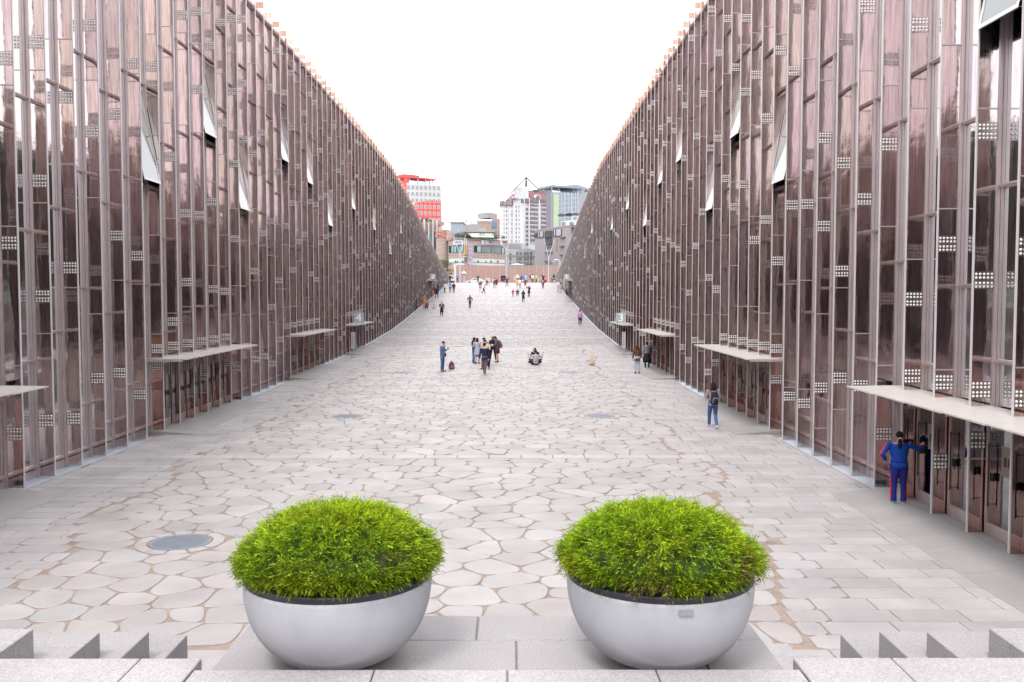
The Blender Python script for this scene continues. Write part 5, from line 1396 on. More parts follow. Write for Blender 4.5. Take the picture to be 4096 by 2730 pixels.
def fuse(name, mb, m_, parent, vox, smooth_it=2):
    """melt overlapping limbs into one continuous surface"""
    me = bpy.data.meshes.new(name); me.from_pydata(mb.v, [], mb.f); tmp = bpy.data.objects.new(name, me); COL.objects.link(tmp)
    r = tmp.modifiers.new('r', 'REMESH'); r.mode = 'VOXEL'; r.voxel_size = vox; r.use_smooth_shade = True
    s = tmp.modifiers.new('s', 'SMOOTH'); s.iterations = smooth_it; s.factor = .5
    dg = bpy.context.evaluated_depsgraph_get(); out = bpy.data.meshes.new_from_object(tmp.evaluated_get(dg))
    bpy.data.objects.remove(tmp); bpy.data.meshes.remove(me)
    out.name = name; out.materials.clear(); out.materials.append(m_)
    o = bpy.data.objects.new(name, out); COL.objects.link(o); o.parent = parent
    return o
def loft(mb, secs, seg=14):
    n0 = len(mb.v)
    for (c, rx, ry, ax) in secs:
        for k in range(seg):
            t = 2 * math.pi * k / seg; mb.v.append(tuple(Vector(c) + ax[0] * rx * math.cos(t) + ax[1] * ry * math.sin(t)))
    fs = [tuple(n0 + k for k in range(seg))[::-1], tuple(n0 + (len(secs) - 1) * seg + k for k in range(seg))]
    for i in range(len(secs) - 1):
        for k in range(seg):
            a = n0 + i * seg + k; b = n0 + i * seg + (k + 1) % seg; fs.append((a, b, b + seg, a + seg))
    for f in fs: mb.f.append(f); mb.m.append(0); mb.t.append((1, 1, 1))

ARMS = {  # elbow and wrist offsets from the shoulder, x outward
    'down': ((.06, -.01, -.28), (.07, .05, -.52)), 'stiff': ((.05, 0, -.28), (.05, .02, -.53)), 'phone': ((.05, .03, -.27), (-.07, .24, -.16)), 'front': ((.07, .02, -.26), (-.10, .20, -.28)),
    'face': ((.10, .14, -.20), (-.05, .20, .06)), 'up': ((.22, .06, -.16), (.27, .10, .10)), 'out': ((.24, .12, -.07), (.48, .20, -.06)), 'reach': ((.20, .06, -.10), (.37, .10, -.05)), 'side': ((.25, .02, -.10), (.50, .02, -.08)), 'hip': ((.17, -.05, -.22), (.06, .08, -.38)),
    'back': ((.07, -.12, -.25), (.08, -.14, -.50)), 'swing': ((.05, .10, -.26), (.06, .26, -.44)), 'knee': ((.08, .14, -.22), (.03, .34, -.30)), 'bagarm': ((.10, .02, -.26), (.04, .20, -.34)), 'wave': ((.20, .05, -.02), (.26, .08, .22))}
def person(px, py, h, face, label, group=None, top='black', bottom='ink', legs='trousers', coat=0, hair='hair', hairlen='short', shoes='black', arms=('down', 'down'), stance='stand', lean=0, nod=0, detail=0, sleeves=True, bag=None, hat=None, build=1.0, stripe=None, scarf=None, skin='lskin', hood=False, pos=None, extra=None):
    if pos is None: p = on_ground(px, py)
    else: p = Vector(pos)
    k = h / 1.70
    t = thing('person', label, 'person', (p.x, p.y, gz(p.y) + .002 + (.04 if p.x > 8.4 and p.y < 21 else 0)), face, group); t.scale = (k, k, k)
    vox = (.0065, .012, .017)[2 - detail] if detail else .018
    W_ = build
    # ---- skeleton
    sgn = (-1, 1); hipz = .92; rot_up = -lean
    if stance == 'sit': hipz = .13
    if stance == 'crouch': hipz = .30
    if stance == 'kneel': hipz = .34
    hipc = Vector((0, 0, hipz)); RU = Matrix.Rotation(rot_up, 3, 'X')
    def U(v): return hipc + RU @ (Vector(v) - Vector((0, 0, .92)))
    legsJ = []
    for i, s in enumerate(sgn):
        hp = hipc + Vector((s * .088, 0, -.02))
        if stance == 'stand': kn = Vector((s * .10, .01, .49)); an = Vector((s * .11, -.02, .085)); toe = Vector((s * .14, .14, .03))
        elif stance == 'apart': kn = Vector((s * .15, .01, .49)); an = Vector((s * .20, -.02, .085)); toe = Vector((s * .25, .13, .03))
        elif stance == 'walk':
            f = 1 if i == 0 else -1
            kn = Vector((s * .09, .16 if f > 0 else -.02, .50)); an = Vector((s * .07, .27 if f > 0 else -.30, .085 if f > 0 else .13)); toe = an + Vector((s * .02, .16, -.04 if f > 0 else -.10))
        elif stance == 'cross':
            kn = Vector((s * .05, .06 * -s, .49)); an = Vector((-s * .07, .12 * -s, .085)); toe = an + Vector((s * .05, .15, -.055))
        elif stance == 'sit': kn = Vector((s * .38, .28, .20)); an = Vector((-s * .04, .36, .07)); toe = Vector((-s * .18, .42, .05)); hp = hipc + Vector((s * .10, .02, 0))
        elif stance == 'crouch': kn = Vector((s * .17, .36, .46)); an = Vector((s * .13, .10, .085)); toe = Vector((s * .17, .26, .03))
        else: kn = Vector((s * .14, .40, .42 if i else .10)); an = Vector((s * .14, .34 if i else -.05, .085)); toe = an + Vector((0, .14 if i else .02, -.055))
        legsJ.append((hp, kn, an, toe))
    shz = 1.405; sh = [U((s * .185 * W_, 0, shz)) for s in sgn]; armJ = []
    for i, s in enumerate(sgn):
        e, w_ = ARMS[arms[i]]; e = Vector((e[0] * s, e[1], e[2])); w_ = Vector((w_[0] * s, w_[1], w_[2]))
        RR = Matrix.Rotation(rot_up * .5, 3, 'X'); armJ.append((sh[i], sh[i] + RR @ e, sh[i] + RR @ w_))
    neck0 = U((0, .0, 1.43)); nodv = Matrix.Rotation(rot_up - nod, 3, 'X'); headc = neck0 + nodv @ Vector((0, .025, .155))
    ax = (Vector((1, 0, 0)), RU @ Vector((0, 1, 0))); ax0 = (Vector((1, 0, 0)), Vector((0, 1, 0)))
    # ---- body, one surface
    b = MB()
    torso = [((0, 0, .84), .14, .10), ((0, 0, .92), .165, .115), ((0, 0, 1.02), .145, .10), ((0, .0, 1.12), .138, .10), ((0, .01, 1.25), .165, .112), ((0, 0, 1.36), .165, .10), ((0, -.005, 1.42), .12, .075), ((0, -.005, 1.46), .06, .055)]
    loft(b, [(U(c), rx * W_, ry * W_, ax) for c, rx, ry in torso])
    b.tube([U((0, -.005, 1.40)), neck0 + nodv @ Vector((0, .01, .07))], [.056, .05], 10)
    HR = nodv
    b.ell(headc + HR @ Vector((0, -.005, .018)), (.073, .090, .088), 14, 10, rot=HR); b.ell(headc + HR @ Vector((0, .018, -.048)), (.052, .062, .062), 12, 8, rot=HR)
    b.ell(headc + HR @ Vector((0, .092, -.012)), (.014, .022, .022), 6, 5, rot=HR)
    for s in sgn: b.ell(headc + HR @ Vector((s * .074, -.005, -.005)), (.012, .020, .030), 6, 5, rot=HR)
    for i, s in enumerate(sgn):
        a0, a1, a2 = armJ[i]; b.tube([a0 + (a1 - a0) * -.04, a0 + (a1 - a0) * .5, a1, a1 + (a2 - a1) * .35, a2], [.050, .044, .038, .037, .026], 10)
        d = (a2 - a1).normalized(); q = d.cross(Vector((0, 1, 0)) if abs(d.y) < .8 else Vector((1, 0, 0))).normalized()
        pc = a2 + d * .045; b.tube([a2 - d * .01, pc, a2 + d * .085], [.026, .034, .030], 8)
        if detail >= 1:
            n = d.cross(q).normalized()
            for fi, (off, ln) in enumerate(((-.026, .062), (-.009, .072), (.009, .068), (.026, .052))):
                f0 = a2 + d * .075 + q * off; f1 = f0 + d * ln * .5 - n * .006; f2 = f0 + d * ln * .85 - n * .026
                b.tube([f0, f1, f2], [.0095, .009, .0075] if detail == 2 else [.012, .0115, .010], 6)
            t0 = a2 + d * .025 - q * .024; b.tube([t0, t0 - q * .028 + d * .028 - n * .008, t0 - q * .030 + d * .058 - n * .02], [.012, .011, .009], 6)
        else:
            b.tube([a2 + d * .07, a2 + d * .14 + Vector((0, 0, -.01))], [.026, .014], 6)
        hp, kn, an, toe = legsJ[i]; b.tube([hp, hp + (kn - hp) * .5, kn, kn + (an - kn) * .35, an + (kn - an) * .06], [.085, .072, .054, .056, .036], 12)
        b.tube([an, an + (toe - an) * .5 + Vector((0, 0, -.015)), toe], [.036, .036, .026], 8)
    fuse('body', b, C_(skin), t, vox)
    if detail >= 1:
        m = MB()
        for s in sgn: m.ell(headc + HR @ Vector((s * .030, .082, .012)), (.012, .008, .006), 8, 5, rot=HR)
        m.build('eyes', C_('hair'), t); m = MB(); m.ell(headc + HR @ Vector((0, .083, -.052)), (.022, .008, .006), 8, 5, rot=HR); m.build('mouth', C_('plum'), t)
    # ---- hair
    m = MB()
    if hairlen != 'none':
        m.ell(headc + HR @ Vector((0, -.022, .040)), (.084, .094, .088), 16, 10, rot=HR)
        if hairlen == 'bob': m.ell(headc + HR @ Vector((0, -.035, -.02)), (.092, .078, .105), 14, 8, rot=HR)
        if hairlen in ('long', 'waist'):
            L = .30 if hairlen == 'long' else .40; bk_ = HR @ Vector((0, -.06, 0))
            loft(m, [(headc + HR @ Vector((0, -.03, .05)), .085, .075, ax0), (headc + bk_ + Vector((0, .0, -.04)), .098, .070, ax0), (headc + bk_ + Vector((0, -.015, -.15)), .112, .060, ax0), (headc + bk_ + Vector((0, -.03, -L)), .075, .038, ax0), (headc + bk_ + Vector((0, -.03, -L - .06)), .03, .02, ax0)])
        if hairlen == 'ponytail':
            q0 = headc + HR @ Vector((0, -.10, -.03)); m.tube([q0, q0 + Vector((-.02, -.06, -.03)), q0 + Vector((-.03, -.05, -.15)), q0 + Vector((-.025, -.035, -.26))], [.030, .045, .048, .022], 8)
        fuse('hair', m, C_(hair), t, max(vox, .009), 2)
        if hairlen == 'ponytail':
            m = MB(); q0 = headc + HR @ Vector((-.005, -.125, -.04)); m.tube([q0 + Vector((0, .02, .0)), q0 + Vector((-.008, -.02, -.01))], .040, 8); m.build('hair_band', C_('white'), t)
    if hood:
        m = MB(); m.ell(headc + HR @ Vector((0, -.02, .02)), (.105, .115, .135), 14, 10, rot=HR); loft(m, [(U((0, -.02, 1.38)), .15, .10, ax), (headc + Vector((0, -.03, -.05)), .105, .10, ax0)]); fuse('hood', m, C_(top), t, vox)
    # ---- upper clothing
    m = MB(); g = .016
    hem = .90 - coat
    low = [((0, 0, hem), (.175 + coat * .12), (.135 + coat * .08)), ((0, 0, (hem + 1.02) / 2), (.172 + coat * .05), (.128 + coat * .03))]
    secs = [(U(c) if stance in ('stand', 'apart', 'walk', 'cross') and c[2] > .85 else (hipc + Vector((0, 0, c[2] - .92)) if stance in ('stand', 'apart', 'walk', 'cross') else U(c)), rx * W_, ry * W_, ax if c[2] > .85 else ax0) for c, rx, ry in low]
    if stance not in ('stand', 'apart', 'walk', 'cross') and coat > .15: secs = [(U((0, 0, .86)), .19, .16, ax)]
    secs += [(U(c), (rx + g) * W_, (ry + g) * W_, ax) for c, rx, ry in torso[2:]][:-1]
    loft(m, secs)
    if sleeves:
        for i in range(2):
            a0, a1, a2 = armJ[i]; m.tube([a0 + (a1 - a0) * -.10, a0 + (a1 - a0) * .5, a1, a1 + (a2 - a1) * .4, a2 - (a2 - a1) * .04], [.068, .063, .056, .054, .042], 10)
    else:
        for i in range(2): a0, a1, a2 = armJ[i]; m.tube([a0 + (a1 - a0) * -.10, a0 + (a1 - a0) * .55], [.066, .060], 10)
    fuse('coat' if coat > .2 else 'top', m, C_(top), t, vox)
    if stripe:
        m = MB()
        for i, s in enumerate(sgn):
            a0, a1, a2 = armJ[i]; off = Vector((s * .045, -.03, .05)) if arms[i] in ('out', 'side', 'reach') else Vector((s * .066, -.02, .0))
            if arms[i] in ('out', 'side', 'reach'): off = Vector((0, -.015, .060)); 
            m.tube([a0 + off * 1.0 + Vector((0, 0, .012)), a0 + (a1 - a0) * .5 + off, a1 + off * .92, a1 + (a2 - a1) * .85 + off * .75], .017, 6)
        m.build('sleeve_stripe', C_(stripe), t)
        m = MB()
        for i, s in enumerate(sgn):
            hp, kn, an, toe = legsJ[i]; o_ = Vector((s * .095, -.01, 0)); m.tube([hp + o_ * 1.05 + Vector((0, 0, .02)), kn + o_ * .86, an + o_ * .70 + Vector((0, 0, .05))], .014, 6)
        m.build('leg_stripe', C_(stripe), t)
    # ---- lower clothing
    if legs in ('trousers', 'shorts', 'flare'):
        m = MB(); loft(m, [(hipc + Vector((0, 0, -.08)), .155 * W_, .12 * W_, ax0), (hipc + Vector((0, 0, .0)), .178 * W_, .13 * W_, ax0), (U((0, 0, 1.04)), .158 * W_, .115 * W_, ax)])
        for i in range(2):
            hp, kn, an, toe = legsJ[i]
            if legs == 'shorts': m.tube([hp, hp + (kn - hp) * .8], [.102, .095], 12)
            else:
                e = .072 if legs == 'flare' else .055
                m.tube([hp, hp + (kn - hp) * .5, kn, kn + (an - kn) * .5, an + (kn - an) * .04], [.100 * W_, .088 * W_, .070, .064, e], 12)
        fuse('trousers' if legs != 'shorts' else 'shorts', m, C_(bottom), t, vox)
    elif legs in ('skirt', 'longskirt', 'midskirt'):
        L = {'skirt': .34, 'midskirt': .50, 'longskirt': .72}[legs]; fl = {'skirt': .20, 'midskirt': .27, 'longskirt': .27}[legs]
        m = MB(); n0 = 20; n_ = 0
        m.lathe([(.13, .10), (.16, .06), (.185, -.06), (.5 * (fl + .185), -L * .5), (fl, -L), (fl - .02, -L), (.15, -.05), (.1, .05)], seg=28)
        m.v = [(v[0] * (1 + .04 * math.sin(9 * math.atan2(v[1], v[0])) * max(0, -v[2])), v[1] * .82, v[2]) for v in m.v]
        m.v = [tuple(hipc + Vector(v)) for v in m.v]; m.build('skirt', C_(bottom), t, smooth=True)
        if hairlen != 'none' and extra == 'tights':
            m = MB()
            for i in range(2):
                hp, kn, an, toe = legsJ[i]; m.tube([hp, kn, kn + (an - kn) * .4, an], [.088, .058, .060, .040], 10)
            fuse('tights', m, C_('black'), t, vox)
    # ---- shoes
    for i in range(2):
        hp, kn, an, toe = legsJ[i]; m = MB(); d = (toe - an); heel = an + Vector((0, 0, 0)) - d.normalized() * .035; 
        m.tube([Vector((heel.x, heel.y, max(.035, an.z - .045))), an + d * .45 + Vector((0, 0, -.028)), toe + d.normalized() * .02 + Vector((0, 0, .004))], [.040, .043, .030], 10); m.tube([an + Vector((0, 0, .02)), Vector((an.x, an.y, max(.035, an.z - .045)))], [.042, .040], 10)
        m.v = [(v[0], v[1], max(v[2], .0)) for v in m.v]
        fuse('shoe', m, C_(shoes), t, .012 if detail else .016, 1)
    if hat:
        m = MB(); hc = headc + HR @ Vector((0, -.005, .075))
        if hat == 'cap': m.ell(hc, (.088, .098, .058), 14, 8, rot=HR); m.ell(hc + HR @ Vector((0, .11, -.02)), (.06, .06, .010), 10, 5, rot=HR)
        else: m.ell(hc, (.09, .10, .07), 14, 8, rot=HR); m.tube([hc + Vector((0, 0, -.02)), hc + Vector((0, 0, -.005))], [.19, .17], 20)
        m.build('hat', C_('ink' if hat == 'cap' else 'straw' if hat == 'straw' else hat), t, smooth=True)
    if scarf:
        m = MB(); m.tube([U((0, .0, 1.40)), U((0, .0, 1.48))], [.10, .085], 12); loft(m, [(U((0, .13, 1.12)), .05, .02, ax), (U((0, .12, 1.42)), .07, .03, ax)]); fuse('scarf', m, C_(scarf), t, .014)
    # ---- bags (worn: they are things of their own, at the wearer's back or side)
    if bag:
        kind, col, lab = bag; bo = thing('backpack' if kind == 'back' else 'shoulder_bag' if kind == 'cross' else 'hand_bag', lab, 'bag', t.location, face); bo.scale = (k, k, k)
        if kind == 'back':
            m = MB(); loft(m, [(U((0, -.20, .90)), .125, .085, ax), (U((0, -.215, .98)), .140, .10, ax), (U((0, -.21, 1.20)), .140, .095, ax), (U((0, -.19, 1.33)), .115, .07, ax), (U((0, -.17, 1.37)), .06, .04, ax)], 16); fuse('pack', m, C_(col), bo, vox)
            m = MB(); loft(m, [(U((.01, -.30, .93)), .090, .030, ax), (U((.01, -.315, 1.0)), .098, .04, ax), (U((.01, -.31, 1.12)), .095, .035, ax), (U((.01, -.29, 1.16)), .07, .02, ax)], 14); fuse('pocket', m, C_('ink'), bo, vox)
            if detail: 
                m = MB(); m.tube([U((-.085, -.325, .96)), U((-.085, -.335, 1.10)), U((-.06, -.335, 1.145)), U((.08, -.335, 1.145)), U((.10, -.33, 1.10))], .006, 5); m.build('zip', C_('white'), bo)
            for s in sgn: m = MB(); m.tube([U((s * .09, -.13, 1.32)), U((s * .115, -.08, 1.42)), U((s * .12, .02, 1.46)), U((s * .13, .12, 1.36)), U((s * .14, .10, 1.15)), U((s * .15, -.08, 1.0))], .018, 6); m.build('strap', C_(col), bo)
        elif kind == 'cross':
            s = -1; c = hipc + Vector((s * .27, -.02, .02)); m = MB(); loft(m, [(c + Vector((0, 0, -.12)), .05, .15, ax0), (c + Vector((0, 0, 0)), .06, .15, ax0), (c + Vector((.01, 0, .10)), .03, .11, ax0)], 14); fuse('pouch', m, C_(col), bo, .014)
            m = MB(); m.tube([c + Vector((.0, .10, .08)), U((s * .17, .08, 1.30)), U((s * .13, .0, 1.47)), U((s * .17, -.10, 1.30)), c + Vector((0, -.10, .08))], .010, 6); m.build('strap', C_(col), bo)
        else:
            i = 1 if kind == 'handR' else 0; w_ = armJ[i][2] + Vector((0, .02, -.06)); m = MB(); m.box(w_.x - .05, w_.x + .05, w_.y - .14, w_.y + .14, w_.z - .42, w_.z - .12); m.build('pouch', C_(col), bo)
            m = MB(); m.tube([w_ + Vector((0, -.08, -.12)), w_ + Vector((0, -.04, .0)), w_ + Vector((0, .04, .0)), w_ + Vector((0, .08, -.12))], .010, 6); m.build('handle', C_(col), bo)
    t['armL'] = 0; del t['armL']
    return t, armJ, U, k
PI = math.pi
def held(name, label, cat, P_, box, col, kk=None):
    """a small thing in somebody's hand"""
    t, armJ, U, k = P_; i = kk if kk is not None else 1
    d = (armJ[i][2] - armJ[i][1]).normalized(); w_ = armJ[i][2] + d * .09; M_ = Matrix.Rotation(t.rotation_euler.z, 3, 'Z')
    q = t.location + M_ @ (w_ * k); m = MB(); x, y, z = box; m.box(-x, x, -y, y, -z, z)
    n = len(m.v); m.box(-x * .6, x * .6, -y * 1.5, -y, -z * .6, z * .6)
    return m.build(name, C_(col), loc=tuple(q), label=label, cat=cat)

# the two nearest
person(3605, 2013, 1.62, -.12, 'person in blue tracksuit with red sleeve stripes pulling the glass door at the right', top='royal', bottom='indigo', hairlen='ponytail', shoes='teal', arms=('hip', 'reach'), stripe='scarlet', detail=2, build=1.18, skin='skin', legs='flare', pos=(8.52, 20.08, 0))
person(2851, 1713, 1.60, .04, 'person with a black backpack walking away alone beside the right facade', top='rosegrey', bottom='jeans', hairlen='long', hair='hair', shoes='white', arms=('front', 'front'), stance='walk', coat=.06, detail=2, bag=('back', 'ink', 'black backpack with a framed pocket on the lone walker at the right'))
# pair by the right doors
person(2549, 1495, 1.62, .05, 'person in rust brown jacket and pale jeans near the right doors', top='rust', bottom='ljeans', hairlen='long', hair='redhair', shoes='plum', arms=('down', 'front'), coat=.14, detail=1)
person(2588, 1478, 1.66, -.1, 'person in grey sweater and black midi skirt reaching toward the right doors', top='grey', bottom='black', legs='midskirt', hairlen='bob', hair='redhair', shoes='white', arms=('stiff', 'side'), detail=1, extra='tights')
# photographer in denim
P7 = person(1770, 1487, 1.76, -PI / 2 - .3, 'person in denim jacket and jeans looking at a phone, left of the group', top='denim', bottom='jeans', hairlen='short', shoes='ink', arms=('phone', 'down'), nod=.35, detail=1, bag=('cross', 'black', 'black shoulder bag worn by the person in the denim jacket'))
held('phone', 'phone held up by the person in the denim jacket', 'phone', P7, (.035, .006, .07), 'ink', 0)
# the group
person(1897, 1452, 1.64, -.9, 'person in black jacket and flared jeans at the left of the group', top='black', bottom='blue', legs='flare', hairlen='long', shoes='ink', arms=('front', 'down'), detail=1, bag=('handR', 'red', 'bright red bag hanging at the left of the group'))
person(1909, 1457, 1.66, .1, 'person in long grey tunic with long dark hair, back turned, in the group', top='lgrey', bottom='lgrey', hairlen='long', hair='redhair', shoes='plum', arms=('front', 'front'), coat=.30, detail=1, nod=.2)
person(1938, 1503, 1.80, .35, 'person in navy jacket and grey trousers walking past the group with crossed legs', top='navy', bottom='mauve', hairlen='short', shoes='white', arms=('down', 'stiff'), stance='cross', coat=.06, detail=1)
person(1942, 1478, 1.78, PI - .25, 'person in cream sweater and dark trousers facing the camera in the group', top='cream', bottom='ink', hairlen='short', shoes='black', arms=('front', 'front'), stance='apart', nod=.5, detail=1)
person(1953, 1462, 1.80, PI / 2 + .5, 'person in salmon shirt leaning over at the back of the group', top='salmon', bottom='ink', hairlen='short', shoes='black', arms=('front', 'front'), lean=.32, nod=.3, detail=1)
Pc = person(1972, 1445, 1.64, PI - .2, 'person dressed in black holding a camera at the right of the group', top='black', bottom='black', hairlen='long', shoes='white', arms=('front', 'front'), stance='apart', nod=.4, detail=1)
held('camera', 'white and black camera held low by the person in black', 'camera', Pc, (.06, .04, .05), 'white', 1)
person(1989, 1450, 1.72, PI / 2 - .2, 'person in grey coat and purple skirt, rightmost of the group, head bowed', top='mauve', bottom='plum', legs='skirt', hairlen='long', hair='redhair', shoes='black', arms=('bagarm', 'bagarm'), coat=.04, nod=.5, lean=.06, detail=1, bag=('back', 'dgrey', 'dark grey backpack on the rightmost person of the group'))
# two sitting
person(2143, 1462, 1.74, .15, 'person in light grey sweater sitting cross legged with both arms raised', top='lgrey', bottom='ink', hairlen='short', shoes='black', arms=('up', 'up'), stance='sit', detail=1)
Ps = person(2140, 1450, 1.72, PI + .05, 'person in black with dark cap sitting opposite the grey sweater', top='black', bottom='rust', hairlen='short', shoes='orange', arms=('face', 'face'), stance='sit', hat='cap', detail=1)
held('camera', 'small camera held to the face of the seated person with a cap', 'camera', Ps, (.05, .03, .035), 'ink', 1)

# further up the ramp; angle 0 is seen from behind, PI faces the camera
V = [
 (1661, 1246, 1.74, -2.2, 'person in dark jacket standing with back to the left facade', dict(top='ink', bottom='black', shoes='white', arms=('down', 'down'))),
 (1697, 1234, 1.80, PI, 'person in long camel coat standing behind the crouching person in red', dict(top='camel', bottom='tan', coat=.34, shoes='brown', nod=.4, arms=('down', 'front'))),
 (1708, 1237, 1.62, PI - .2, 'person in red top crouching in front of the camel coat', dict(top='red', bottom='black', hairlen='long', hair='redhair', stance='crouch', arms=('knee', 'knee'), shoes='black')),
 (1767, 1265, 1.68, PI, 'person in long black coat with rose scarf and bag walking down the ramp', dict(top='black', bottom='black', coat=.48, hairlen='long', hair='brownhair', scarf='rose', arms=('bagarm', 'bagarm'), shoes='dgrey', bag=('cross', 'brown', 'brown bag carried by the person with the rose scarf'))),
 (1880, 1234, 1.66, .0, 'person in dark hooded jacket walking up the middle of the ramp', dict(top='mauve', bottom='plum', hood=True, stance='walk', arms=('hip', 'hip'))),
 (1729, 1188, 1.68, PI, 'person in black top and long orange skirt near the entrance marked 2', dict(top='black', bottom='orange', legs='longskirt', hairlen='long', arms=('face', 'face'), shoes='white')),
 (1747, 1193, 1.72, .2, 'person in long navy coat with backpack near the entrance marked 2', dict(top='navy', bottom='ink', coat=.35, stance='apart', bag=('back', 'navy', 'navy backpack on the person in the long navy coat'))),
 (1752, 1172, 1.68, PI - .8, 'person in dark red jacket behind the navy coat', dict(top='plum', bottom='ink', hairlen='long', arms=('phone', 'down'))),
 (1779, 1174, 1.66, PI - .5, 'person in white top with pink scarf striding down beside the left facade', dict(top='white', bottom='mauve', hairlen='long', stance='walk', hair='brownhair', scarf='rose', shoes='white', arms=('swing', 'back'))),
 (1801, 1170, 1.68, PI, 'person in light blue jacket and dark trousers left of the black sweater', dict(top='sky', bottom='dgrey', hairlen='long', hair='brownhair', scarf='ink')),
 (1815, 1173, 1.66, PI, 'person in black sweater with white print near the top left', dict(top='black', bottom='plum', hairlen='long', hair='brownhair', shoes='rose')),
 (1921, 1165, 1.70, PI - .2, 'person in long dark coat left of the grey bundled jacket', dict(top='plum', bottom='skin', legs='skirt', coat=.34, hairlen='long', shoes='rose')),
 (1934, 1177, 1.66, -PI / 2, 'person bending in a puffed light grey jacket and dark trousers', dict(top='lgrey', bottom='plum', lean=.45, hairlen='long', stance='walk', shoes='white', arms=('front', 'front'), build=1.15)),
 (1977, 1153, 1.72, .0, 'person in white jacket with dark backpack, left of a pair', dict(top='white', bottom='grey', shoes='dgrey', bag=('back', 'mauve', 'dark backpack on the left person of the pair'))),
 (1986, 1153, 1.68, .2, 'person in plum jacket and shorts, right of a pair', dict(top='plum', bottom='plum', legs='shorts', shoes='rose', hairlen='ponytail')),
 (2028, 1148, 1.76, .05, 'person in dark top with crossed white straps, legs apart', dict(top='navy', bottom='plum', stance='apart', shoes='grey', arms=('hip', 'side'))),
 (2069, 1154, 1.70, PI, 'person in patterned beige dress beside a white sweater', dict(top='beige', bottom='skin', legs='skirt', coat=.25, hairlen='long', shoes='rose', arms=('front', 'front'))),
 (2080, 1157, 1.78, .2, 'person in white sweater and grey trousers with one arm stretched out', dict(top='white', bottom='grey', shoes='white', arms=('down', 'side'))),
 (2101, 1156, 1.76, .0, 'person in black top and red shorts with legs apart', dict(top='plum', bottom='red', legs='shorts', stance='apart', arms=('side', 'hip'))),
 (2116, 1188, 1.72, PI - .5, 'person in long black coat with very long hair reaching out a hand', dict(top='black', bottom='plum', coat=.38, hairlen='waist', hair='redhair', arms=('front', 'wave'))),
 (2052, 1189, 1.18, .0, 'small child in a red top standing left of the squatting person', dict(top='red', bottom='grey', shoes='grey')),
 (2070, 1184, 1.66, PI, 'person squatting to take a photo between the child and the hooded coat', dict(top='brown', bottom='grey', stance='crouch', hairlen='long', hair='brownhair', arms=('face', 'face'))),
 (2093, 1210, 1.66, PI, 'person in black hooded coat with white mittens coming down the ramp', dict(top='ink', bottom='ink', coat=.36, hood=True, arms=('front', 'front'), shoes='plum')),
 (2172, 1155, 1.70, .0, 'person in dark clothes carrying a white bag on the back near the crest', dict(top='plum', bottom='ink', hairlen='long', hair='redhair', stance='walk', bag=('back', 'lgrey', 'pale backpack of the person near the crest at the right'))),
 (2320, 1303, 1.64, .12, 'person in pink sweater and black trousers close to the right facade', dict(top='pink', bottom='ink', hairlen='bob', hair='plum', shoes='rose', coat=.04, arms=('down', 'down'), bag=('handR', 'lgrey', 'long grey bag in the hand of the person in pink'))),
 (2233, 1167, 1.74, PI - .6, 'person in white shirt with black bag by the entrance marked 1', dict(top='white', bottom='lgrey', hair='redhair', arms=('front', 'front'), bag=('cross', 'ink', 'black bag on the white shirt by the entrance marked 1'))),
 (2243, 1174, 1.68, .3, 'person in rose top and pale jeans by the entrance marked 1', dict(top='rose', bottom='ljeans', hairlen='long')),
 (2266, 1186, 1.66, -PI / 2, 'person in black crouching against the right facade', dict(top='black', bottom='ink', stance='crouch', hairlen='long', arms=('knee', 'knee'), shoes='rose')),
]
for (px, py, h, a, lab, kw) in V: person(px, py, h, a, lab, **kw)
